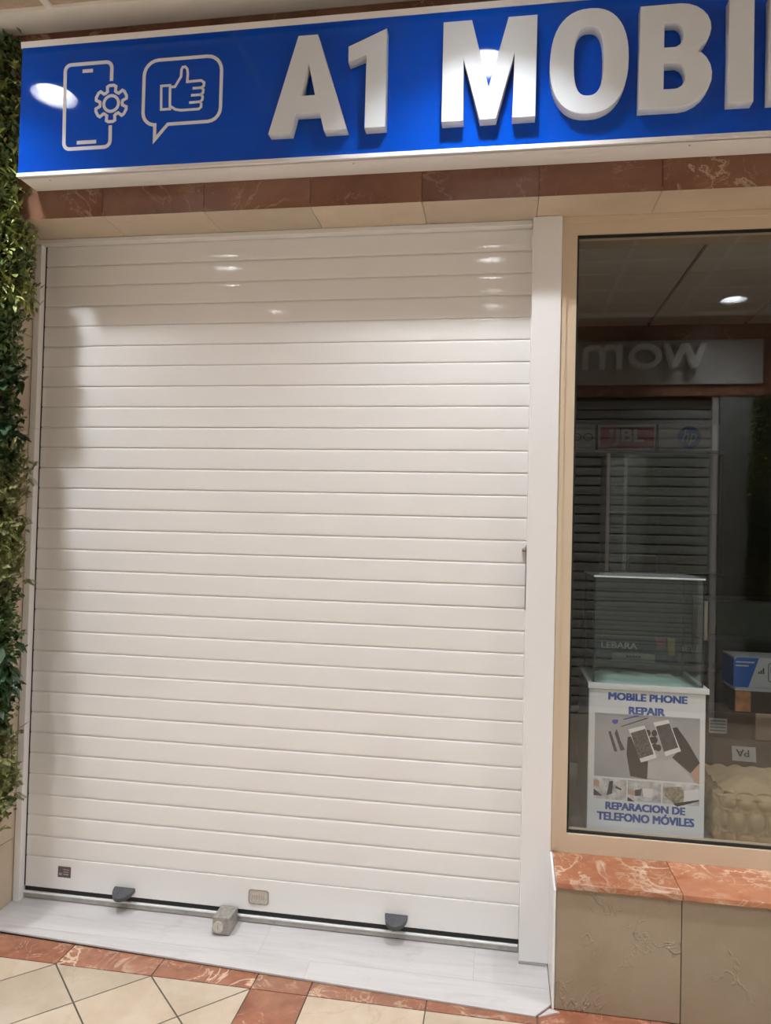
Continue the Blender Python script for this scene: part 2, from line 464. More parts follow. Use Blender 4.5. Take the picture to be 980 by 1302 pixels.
# ---- floor
floor = struct(box('floor', XL, XR, OPP-0.3, 0.35, -0.14, -0.004, M['grout']), 'cream marble mall floor with red marble bands', 'floor')
def fpiece(name, poly, mat):
    fl = slab_tile(name, poly, -0.003, 0.0, mat, floor)
    fl.matrix_parent_inverse = floor.matrix_world.inverted()
    return fl
bpy.context.view_layer.update()
YB = -0.335                  # front edge of the red border
D = 0.3436                   # diagonal of the cream tiles
g = 0.0018
x = 0.352 - 10*D
while x < XR-0.2:            # red border along the shops
    x1 = x + D
    if abs(x-(0.352+2*D)) < 0.01: x1 = 1.227
    elif abs(x-1.227) < 0.01: x1 = 1.606
    fpiece('border_tile', inset_rect(x, x1, YB, -0.16, g), M['red_marble'])
    x = x1
BAND = (1.039, 1.227)
y = YB
while y > -3.4:              # red band crossing the corridor
    y2 = y - D
    fpiece('border_tile', inset_rect(BAND[0], BAND[1], y2, y, g), M['red_marble'])
    y = y2
x_left, y_low = 1.039-7*D, YB-4*D
h = D/2
tile_full = prism_me('floor_tile', [(0, h-0.0036), (h-0.0036, 0), (0, -h+0.0036), (-h+0.0036, 0)], -0.003, 0.0, M['floor_cream'])
for i in range(-1, 16):
    for j in range(-1, 10):
        cx = x_left + i*h; cy = YB - j*h
        if (i + j) % 2 == 0: continue
        poly = [(cx, cy+h-0.0036), (cx+h-0.0036, cy), (cx, cy-h+0.0036), (cx-h+0.0036, cy)]
        full = (cx-h >= x_left-1e-4 and cx+h <= 1.039+1e-4 and cy+h <= YB+1e-4 and cy-h >= y_low-1e-4)
        if full:
            o = link('floor_tile', tile_full, floor, (cx, cy, 0)); o.matrix_parent_inverse = floor.matrix_world.inverted()
            continue
        for a, b, c in ((1, 0, 1.039-g), (-1, 0, -(x_left+g)), (0, 1, YB-g), (0, -1, -(y_low+g))):
            poly = clip(poly, a, b, c)
            if len(poly) < 3: break
        if len(poly) >= 3 and area(poly) > 0.0015: fpiece('floor_tile', poly, M['floor_cream'])
# straight-laid cream tiles right of the band
xs = [1.227, 1.606] + [1.606+0.379*k for k in range(1, 6)]
for a, b in zip(xs[:-1], xs[1:]):
    y = YB
    for k in range(4):
        fpiece('floor_tile', inset_rect(a, b, y-0.379, y, g), M['floor_cream']); y -= 0.379
# the rest of the corridor floor: pieces the photograph does not show
far_poly = [inset_rect(XL, 1.039, OPP, y_low, g), inset_rect(1.227, XR, OPP, YB-4*0.379, g), inset_rect(xs[-1], XR, YB-4*0.379, YB, g), inset_rect(XL, x_left, y_low, YB, g)]
for p in far_poly: fpiece('floor_slab', p, M['floor_cream'])

# ---- threshold of white laminate sloping gently from the shutter to the floor
thr = struct(link('trim_1', prism_me('trim_1', [(-0.033, 0.10), (1.9950, 0.10), (1.9950, -0.235), (1.93, -0.299), (-0.033, -0.201)], -0.003, 0.001, M['groove'])), 'white laminate threshold in front of the roller shutter', 'threshold')
def zt(yy): return 0.0245 + (yy-0.0)*(0.0245-0.0055)/0.30
def yfront(xx): return -0.200 - (xx+0.033)*(0.103/1.976)
def plank(poly):
    n = len(poly)
    vs = [(p[0], p[1], zt(p[1])) for p in poly] + [(p[0], p[1], max(0.0005, zt(p[1])-0.006)) for p in poly]
    fs = [list(range(n)), list(range(2*n-1, n-1, -1))] + [[i, n+i, n+(i+1) % n, (i+1) % n] for i in range(n)]
    cx = sum(p[0] for p in poly)/n; cy = sum(p[1] for p in poly)/n
    me = me_new('laminate_plank', [(v[0]-cx, v[1]-cy, v[2]) for v in vs], fs, M['laminate'])
    bm = bmesh.new(); bm.from_mesh(me); bmesh.ops.recalc_face_normals(bm, faces=list(bm.faces)); bm.to_mesh(me); bm.free()
    link('laminate_plank', me, thr, (cx, cy, 0))
gp = 0.0003
YR = -0.172
plank([(-0.033, 0.10), (-0.033, YR+gp), (1.005-gp, YR+gp), (1.005-gp, 0.10)])
plank([(1.005+gp, 0.10), (1.005+gp, YR+gp), (1.748-gp, YR+gp), (1.748-gp, 0.10)])
plank([(1.748+gp, 0.10), (1.748+gp, YR+gp), (1.9945, YR+gp), (1.9945, 0.10)])
plank([(-0.033, YR-gp), (-0.033, yfront(-0.033)), (1.195-gp, yfront(1.195)), (1.195-gp, YR-gp)])
plank([(1.195+gp, YR-gp), (1.195+gp, yfront(1.195)), (1.943, yfront(1.943)), (1.9945, -0.243), (1.9945, YR-gp)])
prism('corner_cover', [(1.955, -0.300), (1.989, -0.256), (2.020, -0.266)], 0.0, 0.004, M['laminate'], thr)

# ---- fascia above the shop front: red marble over a beige soffit
P = 0.3885
wf = struct(box('wall_front', XL, XR, -0.195, 0.30, 2.620, CEIL+0.1, M['grout_light']), 'red marble fascia above the shop front', 'wall')
bpy.context.view_layer.update()
def keep(o, par):
    o.parent = par; o.matrix_parent_inverse = par.matrix_world.inverted(); return o
k0 = -3
for k in range(k0, 15):
    a, b = 0.3555 + (k-1)*P, 0.3555 + k*P
    a2 = max(a, -0.43)
    if b < -0.3: continue
    for z0, z1 in ((2.605, 2.955), (2.955, CEIL)):
        keep(box('fascia_tile', a+0.0008, b-0.0008, -0.210, -0.196, z0+0.0008, z1-0.0008, M['fascia_marble'], None), wf)
    keep(box('soffit_tile', a+0.0008, b-0.0008, -0.2095, 0.02, 2.6052, 2.619, M['cream_marble'], None), wf)

# ---- pilaster on the left with stone slabs on its reveal and face
wl = struct(box('wall_left', XL, -0.049, -0.146, 0.30, -0.01, CEIL+0.1, M['grout_light']), 'beige stone pilaster left of the shutter', 'wall')
bpy.context.view_layer.update()
zj = [0.0, 0.265] + [0.265+0.3913*k for k in range(1, 8)]
zj[7] = 2.604; zj = zj[:8]
for z0, z1 in zip(zj[:-1], zj[1:]):
    keep(box('stone_slab', -0.048, -0.035, -0.160, 0.02, z0+0.001, z1-0.001, M['cream_marble'], None, 0.0008, 1), wl)
    for q in range(3):
        keep(box('stone_slab', -0.0485-0.39*(q+1)+0.001, -0.0485-0.39*q, -0.160, -0.147, z0+0.001, z1-0.001, M['cream_marble'], None), wl)

# ---- low wall under the window, sill
wr = struct(box('wall_right', 2.006, XR, -0.235, 0.02, -0.01, 0.380, M['grout']), 'beige stone wall under the shop window', 'wall')
bpy.context.view_layer.update()
xj = [2.004, 2.382] + [2.382+P*k for k in range(1, 6)]
for a, b in zip(xj[:-1], xj[1:]):
    keep(box('stone_slab', a+0.0012, b-0.0012, -0.250, -0.236, 0.002, 0.381, M['slab_marble'], None, 0.0012, 1), wr)
    keep(box('sill_slab', a+0.0006, b-0.0006, -0.262, 0.01, 0.3815, 0.400, M['sill_marble'], None, 0.002, 2), wr)
keep(prism('edge_cladding', [(-0.254, 0.0015), (-0.050, 0.0015), (-0.050, 0.405), (-0.085, 0.403), (-0.254, 0.372)], 1.9965, 2.0035, M['white_alu'], None, 'x'), wr)

# ---- white post between shutter and window
post = struct(link('trim_2', None), 'white square aluminium post between shutter and window', 'post')
box('post_body', 1.8985, 1.999, -0.056, 0.045, 0.0265, 2.6045, M['white_alu'], post, 0.002, 2)
box('silicone_joint', 1.8975, 1.990, -0.062, -0.0555, 0.0212, 0.0262, M['grey_alu'], post)
box('lock_slot', 1.8968, 1.8984, -0.020, -0.004, 1.222, 1.452, M['groove'], post)
link('lock_pin', cyl_me('lock_pin', 0.006, 0.014, M['brass'], 14, 'x'), post, (1.8905, -0.010, 1.434))
box('lock_tongue', 1.893, 1.8984, -0.016, -0.006, 1.438, 1.446, M['steel'], post)

# ---- window
win = struct(link('window_1', None), 'cream framed shop window', 'window')
WX0, WX1, WZ0, WZ1 = 2.0005, 3.74, 0.4005, 2.6045
fw = 0.052
def wbar(name, poly, axis='y'):
    return prism(name, poly, -0.034, 0.030, M['cream_frame'], win, 'y')
wbar('frame_jamb', [(WX0, WZ0), (WX0+fw, WZ0+fw+0.012), (WX0+fw, WZ1-fw-0.008), (WX0, WZ1)])
wbar('frame_jamb', [(WX1, WZ0), (WX1-fw, WZ0+fw+0.012), (WX1-fw, WZ1-fw-0.008), (WX1, WZ1)])
wbar('frame_head', [(WX0, WZ1), (WX0+fw, WZ1-fw-0.008), (WX1-fw, WZ1-fw-0.008), (WX1, WZ1)])
wbar('frame_bottom_rail', [(WX0, WZ0), (WX0+fw, WZ0+fw+0.012), (WX1-fw, WZ0+fw+0.012), (WX1, WZ0)])
# raised outer lip of the frame
prism('frame_lip', [(WX0, WZ0), (WX0+0.018, WZ0+0.02), (WX0+0.018, WZ1-0.02), (WX0, WZ1)], -0.042, -0.0341, M['cream_frame'], win, 'y')
prism('frame_lip', [(WX0, WZ1), (WX0+0.018, WZ1-0.02), (WX1-0.018, WZ1-0.02), (WX1, WZ1)], -0.042, -0.0341, M['cream_frame'], win, 'y')
gx0, gx1, gz0, gz1 = WX0+fw, WX1-fw, WZ0+fw+0.012, WZ1-fw-0.008
gk = 0.007
prism('gasket', [(gx0, gz0), (gx0+gk, gz0+gk), (gx0+gk, gz1-gk), (gx0, gz1)], -0.024, -0.010, M['black_rubber'], win, 'y')
prism('gasket', [(gx1, gz0), (gx1-gk, gz0+gk), (gx1-gk, gz1-gk), (gx1, gz1)], -0.024, -0.010, M['black_rubber'], win, 'y')
prism('gasket', [(gx0, gz1), (gx0+gk, gz1-gk), (gx1-gk, gz1-gk), (gx1, gz1)], -0.024, -0.010, M['black_rubber'], win, 'y')
prism('gasket', [(gx0, gz0), (gx0+gk, gz0+gk), (gx1-gk, gz0+gk), (gx1, gz0)], -0.024, -0.010, M['black_rubber'], win, 'y')
box('glass_pane', gx0+0.001, gx1-0.001, -0.009, -0.003, gz0+0.001, gz1-0.001, M['glass'], win)
# masonry beyond the window's far jamb, out of the picture
struct(box('wall_side', WX1+0.001, XR, -0.20, 0.30, 0.4005, 2.604, M['cream_marble']), 'beige stone wall right of the window', 'wall')

# ---- ceiling: plaster edge, bars, panels, downlights
ceil = struct(box('ceiling', XL, XR, OPP-0.3, 0.30, CEIL+0.18, CEIL+0.24, M['int_dark']), 'suspended panel ceiling of the mall corridor', 'ceiling')  # slab above the panels, added to stop world light at the gaps
bpy.context.view_layer.update()
keep(box('plaster_edge', XL, XR, -0.328, -0.2105, CEIL, CEIL+0.02, M['plaster'], None), ceil)
keep(box('plaster_edge', XL, XR, OPP+0.001, -3.551, CEIL, CEIL+0.02, M['plaster'], None), ceil)
gxs = [0.2+0.6*k for k in range(-6, 12)]
gxs = [v for v in gxs if XL < v < XR]
gys = [-0.328, -0.55, -1.15, -1.75, -2.35, -2.95, -3.55]
for v in gxs:
    keep(box('ceiling_bar', v-0.012, v+0.012, gys[-1], gys[0], CEIL+0.002, CEIL+0.012, M['tbar'], None), ceil)
for v in gys[1:]:
    keep(box('ceiling_bar', XL, XR, v-0.012, v+0.012, CEIL+0.0015, CEIL+0.011, M['tbar'], None), ceil)
LX = [-1.9, -0.1, 1.71, 3.52, 5.32]  # first and last columns are unseen, added for general light
LY = [-0.80, -2.15, -3.23]
HOLE = 0.100
panel_cache = {}
def panel(sx, sy, hole=None):
    key = (round(sx, 3), round(sy, 3), hole)
    if key in panel_cache: return panel_cache[key]
    x0, x1, y0, y1 = -sx/2, sx/2, -sy/2, sy/2
    if hole is None:
        me = box_me('ceiling_panel', x0, x1, y0, y1, 0, 0.012, M['tile_ceiling'])
    else:
        n = 32; hx, hy = hole
        vs, fs = [], []
        for i in range(n):
            a = 2*math.pi*i/n + math.pi/4
            c, s = math.cos(a), math.sin(a)
            vs.append((hx+HOLE*c, hy+HOLE*s, 0))
            # walk the square outline
            tx = ((x1-hx) if c > 0 else (x0-hx))/c if abs(c) > 1e-9 else 1e9
            ty = ((y1-hy) if s > 0 else (y0-hy))/s if abs(s) > 1e-9 else 1e9
            t = min(tx, ty)
            vs.append((hx+t*c, hy+t*s, 0))
        corners = [(x1, y1), (x0, y1), (x0, y0), (x1, y0)]
        ci = len(vs); vs += [(c[0], c[1], 0) for c in corners]
        for i in range(n):
            j = (i+1) % n
            pa, pb = vs[2*i+1], vs[2*j+1]
            f = [2*i, 2*j, 2*j+1]
            ax = abs(pa[0]-x0) < 1e-6 or abs(pa[0]-x1) < 1e-6
            bx_ = abs(pb[0]-x0) < 1e-6 or abs(pb[0]-x1) < 1e-6
            if ax != bx_:
                for q, c in enumerate(corners):
                    if (abs(c[0]-pa[0]) < 1e-6 or abs(c[1]-pa[1]) < 1e-6) and (abs(c[0]-pb[0]) < 1e-6 or abs(c[1]-pb[1]) < 1e-6) and (Vector((c[0]-pa[0], c[1]-pa[1])).length < 0.3):
                        f.append(ci+q); break
            f.append(2*i+1)
            fs.append(f)
        me = me_new('ceiling_panel', vs, fs, M['tile_ceiling'])
    panel_cache[key] = me
    return me
edges_x = [XL] + gxs + [XR]
for a, b in zip(edges_x[:-1], edges_x[1:]):
    for y1, y0 in zip(gys[:-1], gys[1:]):
        cx, cy = (a+b)/2, (y0+y1)/2
        hole = None
        for lx in LX:
            for ly in LY:
                if a < lx < b and y0 < ly < y1: hole = (round(lx-cx, 3), round(ly-cy, 3))
        keep(link('ceiling_panel', panel(b-a-0.002, y1-y0-0.002, hole), None, (cx, cy, CEIL+0.0125)), ceil)

# ---- downlights
def lathe(name, prof, mat, n=32, smooth=True):
    vs, fs = [], []
    for i in range(n):
        a = 2*math.pi*i/n
        for r, z in prof: vs.append((r*math.cos(a), r*math.sin(a), z))
    m = len(prof)
    for i in range(n):
        j = (i+1) % n
        for q in range(m-1): fs.append((i*m+q, j*m+q, j*m+q+1, i*m+q+1))
    return me_new(name, vs, fs, mat, smooth)
M['lamp_ring'] = plain('white_lamp_ring', (0.82, 0.81, 0.79, 1), 0.4)
me_trim = lathe('trim_ring', [(0.090, 0.002), (0.093, -0.006), (0.108, -0.004), (0.110, 0.002), (0.110, 0.004), (0.090, 0.004)], M['lamp_ring'])
me_can = lathe('reflector', [(0.092, 0.0), (0.072, 0.124), (0.074, 0.125), (0.095, 0.0)], M['lamp_white'])
me_disc = me_new('diffuser', [(0.0715*math.cos(2*math.pi*i/24), 0.0715*math.sin(2*math.pi*i/24), 0) for i in range(24)], [list(range(23, -1, -1))], M['lamp'])
rowname = {-0.80: 'in the row beside the sign', -2.15: 'in the middle row', -3.23: 'in the row beside the opposite shop'}
colname = {-1.9: 'farthest left, unseen, added as fill', -0.1: 'above the hedge end', 1.71: 'above the white post', 3.52: 'above the window', 5.32: 'farthest right, unseen, added as fill'}
for lx in LX:
    for ly in LY:
        t = thing('downlight', 'round ceiling downlight %s, %s' % (rowname[ly], colname[lx]), 'downlight', (lx, ly, CEIL), 0, 'corridor downlights')
        link('trim_ring', me_trim, t); link('reflector', me_can, t)
        link('diffuser', me_disc, t, (0, 0, 0.123))

# ================================================================== ROLLER SHUTTER
SW = 1.897
def slat_me(width):
    p = 0.08
    prof = [(0.010, 0.0), (0.0042, 0.0001), (0.0003, 0.0004), (0.0, 0.0010), (-0.0003, 0.008), (-0.0005, 0.020), (-0.0006, 0.040), (-0.0005, 0.058), (-0.0003, 0.070), (0.0, 0.0738), (0.0007, 0.0748), (0.0042, 0.0797), (0.010, 0.0799)]
    vs = [(0, y, z) for y, z in prof] + [(width, y, z) for y, z in prof]
    n = len(prof)
    fs = [(i, n+i, n+i+1, i+1) for i in range(n-1)] + [(0, n-1, 2*n-1, n)]
    fs += [list(range(n)), list(range(2*n-1, n-1, -1))]
    me = me_new('slat', vs, fs, M['shutter'])
    bm = bmesh.new(); bm.from_mesh(me); bmesh.ops.recalc_face_normals(bm, faces=list(bm.faces)); bm.to_mesh(me); bm.free()
    me.materials.append(M['shutter_edge'])
    for p_ in me.polygons:
        p_.use_smooth = len(p_.vertices) == 4
        if len(p_.vertices) == 4 and p_.center.y > 0.0001 and p_.center.z > 0.0735: p_.material_index = 1
    if hasattr(me, 'set_sharp_from_angle'): me.set_sharp_from_angle(angle=math.radians(40))
    return me
sm = slat_me(SW)
sh = thing('roller_shutter', 'closed white roller shutter of horizontal slats beside the shop window', 'roller shutter')
Z30 = 0.188
for k in range(30):
    link('slat', sm, sh, (0.0015, 0, Z30+k*0.08))
link('slat', slat_me(SW), sh, (0.0015, 0, Z30+30*0.08)).scale = (1, 1, 0.06/0.08)
box('slat_backing', 0.002, 1.898, 0.0101, 0.014, 0.07, 2.65, M['int_grey'], sh)
bar = box('bottom_bar', 0.0015, SW+0.0015, -0.0025, 0.0095, 0.0695, Z30-0.0012, M['shutter'], sh, 0.0025, 2)
bpy.context.view_layer.update()
def sub(o, par):
    return keep(o, par)
sub(box('rubber_seal', 0.0015, SW+0.0015, 0.0005, 0.0085, 0.0535, 0.0694, M['black_rubber'], None), bar)
# half-round pull tabs
tab = [(-0.041, 0.0)] + [(0.041*math.cos(math.radians(a)), 0.060*math.sin(math.radians(a))) for a in range(180, 361, 12)][1:-1] + [(0.041, 0.0)]
for tx, tz in ((0.420, 0.098), (1.466, 0.106)):
    o = prism('pull_tab', tab, -0.008, 0.008, M['dark_plastic'], None, 'z', (tx, -0.003, tz))
    o.rotation_euler = (math.radians(14), 0, 0)
    sub(o, bar)
# recessed finger plate
o = link('finger_plate', shape_me('finger_plate', [rrect(-0.039, 0.039, -0.027, 0.027, 0.010)], 0.002, M['steel_light']), None, (0.950, -0.0025, 0.122)); sub(o, bar)
o = link('finger_plate_rim', ribbon_me('finger_plate_rim', [(rrect(-0.037, 0.037, -0.025, 0.025, 0.010), True)], 0.004, 0.0015, M['steel']), None, (0.950, -0.0045, 0.122)); sub(o, bar)
for q in range(6):
    sub(box('plate_ridge', 0.926+q*0.0085, 0.9285+q*0.0085, -0.0053, -0.0044, 0.113, 0.129, M['steel'], None), bar)
# little brown maker's sticker
o = link('maker_sticker', shape_me('maker_sticker', [[(-0.027, -0.021), (0.027, -0.021), (0.027, 0.021), (-0.027, 0.021)]], 0.0006, M['sticker']), None, (0.166, -0.0025, 0.138)); sub(o, bar)
for (a, b, c, d) in ((-0.004, 0.020, 0.008, 0.011), (-0.004, 0.018, -0.001, 0.002), (-0.022, -0.010, -0.013, -0.004), (-0.004, 0.018, -0.011, -0.006)):
    o = box('sticker_print', 0.166+a, 0.166+b, -0.0036, -0.0031, 0.138+c, 0.138+d, M['sticker_line'], None); sub(o, bar)
# guides and header
box('guide_rail', -0.032, -0.0045, -0.030, 0.030, 0.0205, 1.858, M['white_alu'], sh, 0.0015, 1)
box('guide_rail', -0.0318, -0.0045, -0.028, 0.030, 1.8585, 2.586, M['white_alu'], sh, 0.0015, 1)
box('guide_brush', -0.0044, -0.0010, 0.000, 0.020, 0.0705, 2.586, M['groove'], sh)
box('header_rail', -0.032, 1.8975, -0.030, 0.020, 2.5870, 2.6045, M['white_alu'], sh, 0.0015, 1)
box('guide_rail_back', 1.900, 1.94, 0.046, 0.060, 0.03, 2.60, M['white_alu'], sh)

# aluminium track on the threshold
tr = tag(link('floor_track', None), 'grey aluminium floor track under the closed shutter', 'floor track')
box('track_base', -0.0315, 1.8965, -0.004, 0.012, 0.0275, 0.0440, M['grey_alu'], tr, 0.001, 1)
box('track_lip', -0.0315, 1.8965, -0.0065, 0.006, 0.0445, 0.0515, M['white_alu'], tr, 0.001, 1)

# floor lock
lk = thing('shutter_lock', 'grey steel floor lock block with round key cylinder at shutter foot', 'lock', (0.842, -0.052, 0.0215))
box('lock_body', -0.033, 0.033, -0.045, 0.042, 0.0, 0.062, M['steel'], lk, 0.004, 2)
link('key_cylinder', cyl_me('key_cylinder', 0.0195, 0.008, M['steel_light'], 24, 'y'), lk, (-0.008, -0.049, 0.030))
box('key_slot', -0.009, -0.0075, -0.0535, -0.0525, 0.024, 0.036, M['groove'], lk)

# ================================================================== SHOP SIGN
SY = -0.320
sg = thing('shop_sign', 'blue shop sign with raised white letters above the shutter', 'sign', (0, SY, 2.705))
bpy.context.view_layer.update()
SX1 = 2.98
def sgp(o): return keep(o, sg)
sgp(box('sign_box', 0.094, SX1, SY+0.004, -0.2105, 2.7085, 3.184, M['sign_white'], None, 0.002, 1))
sgp(box('blue_panel', 0.096, SX1-0.002, SY-0.001, SY+0.0035, 2.722, 3.172, M['sign_blue'], None))
# bevelled white trims above and below the panel
sgp(prism('trim_strip', [(SY-0.006, 2.7085), (SY+0.010, 2.7085), (SY+0.010, 2.723), (SY-0.003, 2.723)], 0.092, SX1, M['sign_white'], None, 'x'))
sgp(prism('trim_strip', [(SY-0.006, 3.191), (SY+0.010, 3.191), (SY+0.010, 3.171), (SY-0.003, 3.171)], 0.092, SX1, M['sign_white'], None, 'x'))
LZ0, LZ1, LD = 2.789, 3.110, 0.038
def letter(loops):
    o = link('raised_letter', shape_me('raised_letter', loops, LD, M['letter_white'], 0.0012), None, (0, SY-0.001, 0))
    return sgp(o)
A_ = [[(1.025, 2.787), (1.119, 3.107), (1.185, 3.107), (1.289, 2.787), (1.213, 2.787), (1.197, 2.849), (1.117, 2.849), (1.101, 2.787)], [(1.156, 3.014), (1.136, 2.907), (1.180, 2.907)]]
letter(A_)
letter([[(1.413, 3.108), (1.288, 3.058), (1.289, 3.006), (1.348, 3.026), (1.347, 2.787), (1.415, 2.787)]])
letter([[(1.595, 3.112), (1.685, 3.112), (1.741, 2.893), (1.799, 3.112), (1.888, 3.112), (1.887, 2.791), (1.816, 2.791), (1.820, 3.000), (1.766, 2.791), (1.715, 2.791), (1.661, 2.990), (1.664, 2.791), (1.595, 2.791)]])
def stadium(cx, cz, w, hh, n=10, e=2.35):
    pts = []
    for i in range(44):
        a = 2*math.pi*i/44
        c, s = math.cos(a), math.sin(a)
        pts.append((cx+w*math.copysign(abs(c)**(2/e), c), cz+hh*math.copysign(abs(s)**(2/e), s)))
    return pts
letter([stadium(2.0465, 2.953, 0.1175, 0.165, e=2.35), stadium(2.0455, 2.953, 0.0445, 0.1075, e=2.7)])
Bo = [(2.196, 2.793), (2.196, 3.110), (2.300, 3.110)] + arc(2.310, 3.030, 0.092, 0.080, 88, -48, 9) + [(2.366, 2.957)] + arc(2.312, 2.886, 0.094, 0.093, 50, -88, 9)[0:] + [(2.300, 2.793)]
Bh1 = [(2.267, 2.977), (2.267, 3.053), (2.298, 3.053)] + arc(2.298, 3.015, 0.025, 0.038, 80, -80, 6) + [(2.298, 2.977)]
Bh2 = [(2.267, 2.849), (2.267, 2.928), (2.302, 2.928)] + arc(2.302, 2.8885, 0.028, 0.0395, 80, -80, 6) + [(2.302, 2.849)]
letter([Bo, Bh1, Bh2])
letter([[(2.452, 2.795), (2.452, 3.112), (2.523, 3.112), (2.523, 2.795)]])
letter([[(2.566, 2.793), (2.566, 3.112), (2.638, 3.112), (2.638, 2.852), (2.760, 2.852), (2.760, 2.793)]])
# icons in white vinyl
def icon(name, lines, w):
    return sgp(link(name, ribbon_me(name, lines, w, 0.0008, M['icon_white']), None, (0, SY-0.0011, 0)))
ph0 = [(0.441, 3.029)] + arc(0.441-0.022, 3.097-0.022, 0.022, 0.022, 0, 90, 5) + arc(0.265+0.022, 3.097-0.022, 0.022, 0.022, 90, 180, 5) + arc(0.269+0.022, 2.798+0.022, 0.022, 0.022, 180, 270, 5) + arc(0.443-0.022, 2.798+0.022, 0.022, 0.022, 270, 360, 5) + [(0.442, 2.873)]
icon('phone_outline', [(ph0, False)], 0.0125)
icon('phone_speaker_mark', [([(0.331, 3.071), (0.370, 3.071)], False)], 0.0125)
icon('phone_home_mark', [([(0.318, 2.819), (0.391, 2.819)], False)], 0.0125)
gear = []
GC = (0.4425, 2.9495)
for q in range(6):
    a0 = 90 + 60*q
    for da, r in ((-30, 0.0440), (-20, 0.0460), (-16, 0.0625), (-8, 0.0655), (8, 0.0655), (16, 0.0625), (20, 0.0460)):
        a = math.radians(a0+da); gear.append((GC[0]+r*math.cos(a)*0.93, GC[1]+r*math.sin(a)*0.98))
icon('gear_outline', [(gear, True)], 0.0105)
icon('gear_hub', [(arc(GC[0], GC[1], 0.0275, 0.0275, 0, 345, 23), True)], 0.0105)
bb = arc(0.842-0.052, 3.089-0.052, 0.052, 0.052, 0, 90, 6) + arc(0.562+0.052, 3.089-0.052, 0.052, 0.052, 90, 180, 6) + arc(0.562+0.045, 2.864+0.045, 0.045, 0.045, 180, 262, 5) + [(0.607, 2.864), (0.607, 2.812), (0.654, 2.8635)] + arc(0.842-0.045, 2.864+0.045, 0.045, 0.045, 272, 360, 5)
icon('speech_bubble', [(bb, True)], 0.0115)
icon('thumb_cuff', [([(0.626, 2.998), (0.658, 2.998), (0.660, 2.916), (0.628, 2.916)], True)], 0.0085)
icon('thumb_outline', [([(0.659, 2.992), (0.676, 2.992), (0.697, 3.026), (0.698, 3.050), (0.702, 3.058), (0.711, 3.059), (0.719, 3.050), (0.721, 3.034), (0.720, 3.006), (0.770, 3.007), (0.781, 2.999), (0.780, 2.988), (0.772, 2.982), (0.740, 2.982)], False),
                       ([(0.772, 2.982), (0.779, 2.975), (0.778, 2.964), (0.770, 2.958), (0.735, 2.958)], False),
                       ([(0.770, 2.958), (0.777, 2.951), (0.776, 2.940), (0.768, 2.934), (0.729, 2.933)], False),
                       ([(0.768, 2.934), (0.773, 2.926), (0.772, 2.915), (0.764, 2.909), (0.700, 2.909), (0.680, 2.913), (0.662, 2.925)], False)], 0.0085)
for xx in (0.20, 1.30, 2.36):
    sgp(link('fixing_screw', cyl_me('fixing_screw', 0.003, 0.002, M['grey_alu'], 10), None, (xx, -0.29, 2.7078)))

# ================================================================== PLANT WALL
prof = [(3.28, 0.050), (2.80, 0.050), (2.75, 0.055), (2.70, 0.070), (2.62, 0.068), (2.55, 0.085), (2.42, 0.090), (2.29, 0.085), (2.22, 0.045), (2.12, 0.050), (2.02, 0.062), (1.95, 0.030), (1.86, 0.070), (1.70, 0.082), (1.50, 0.082), (1.36, 0.086), (1.26, 0.075), (1.14, 0.066), (1.05, 0.075), (0.92, 0.075), (0.80, 0.072), (0.62, 0.082), (0.47, 0.078), (0.40, 0.050), (0.35, 0.0), (0.30, -0.03)]
prof = [(z_, x_-0.016) for z_, x_ in prof]
def xedge(z):
    for (z1, x1), (z0, x0) in zip(prof[:-1], prof[1:]):
        if z0 <= z <= z1: return x0 + (x1-x0)*(z-z0)/(z1-z0)
    return -0.03
def leaf_geo(vs, fs, base, d, up, L, Wd, fold=0.25, droop=0.0, pts=4):
    """pointed leaf of two halves folded along the midrib"""
    d = d.normalized(); s = d.cross(up)
    if s.length < 1e-4: s = d.cross(Vector((1, 0, 0.3)))
    s.normalize(); n = s.cross(d).normalized()
    o = len(vs)
    ts = ((0.0, 0.06), (0.35, 0.85), (0.65, 0.95), (0.88, 0.5), (1.0, 0.0)) if pts > 4 else ((0.0, 0.08), (0.45, 1.0), (1.0, 0.0))
    for t, w in ts:
        c = base + d*(L*t) - Vector((0, 0, 1))*(droop*L*t*t)
        e = s*(Wd*0.5*w); k = n*(Wd*0.5*w*fold)
        vs += [c, c+e+k, c-e+k]
    m = len(ts)
    for q in range(m-1):
        a, b = o+3*q, o+3*(q+1)
        fs += [(a, b, b+1, a+1), (a, a+2, b+2, b)]
def rdir(out=0.6, up_=0.2):
    return Vector((random.uniform(-1, 1), -abs(random.gauss(out, 0.35)), random.uniform(-0.8, 0.9)+up_))
def zone(z):
    """kinds of foliage down the wall"""
    if z > 2.72: return random.choice(['box']*4+['light'])
    if z > 2.56: return random.choice(['light', 'box'])
    if z > 2.27: return random.choice(['light', 'light', 'box'])
    if z > 2.08: return 'box'
    if z > 1.97: return random.choice(['box', 'dark'])
    if z > 1.88: return 'fern'
    if z > 1.76: return random.choice(['dark', 'box'])
    if z > 1.60: return random.choice(['box', 'fern'])
    if z > 1.22: return random.choice(['fern', 'fern', 'light'])
    if z > 1.03: return 'box'
    if z > 0.92: return random.choice(['dark', 'box'])
    if z > 0.72: return random.choice(['box', 'box', 'dark'])
    if z > 0.58: return 'fern'
    return random.choice(['light', 'light', 'fern', 'box'])
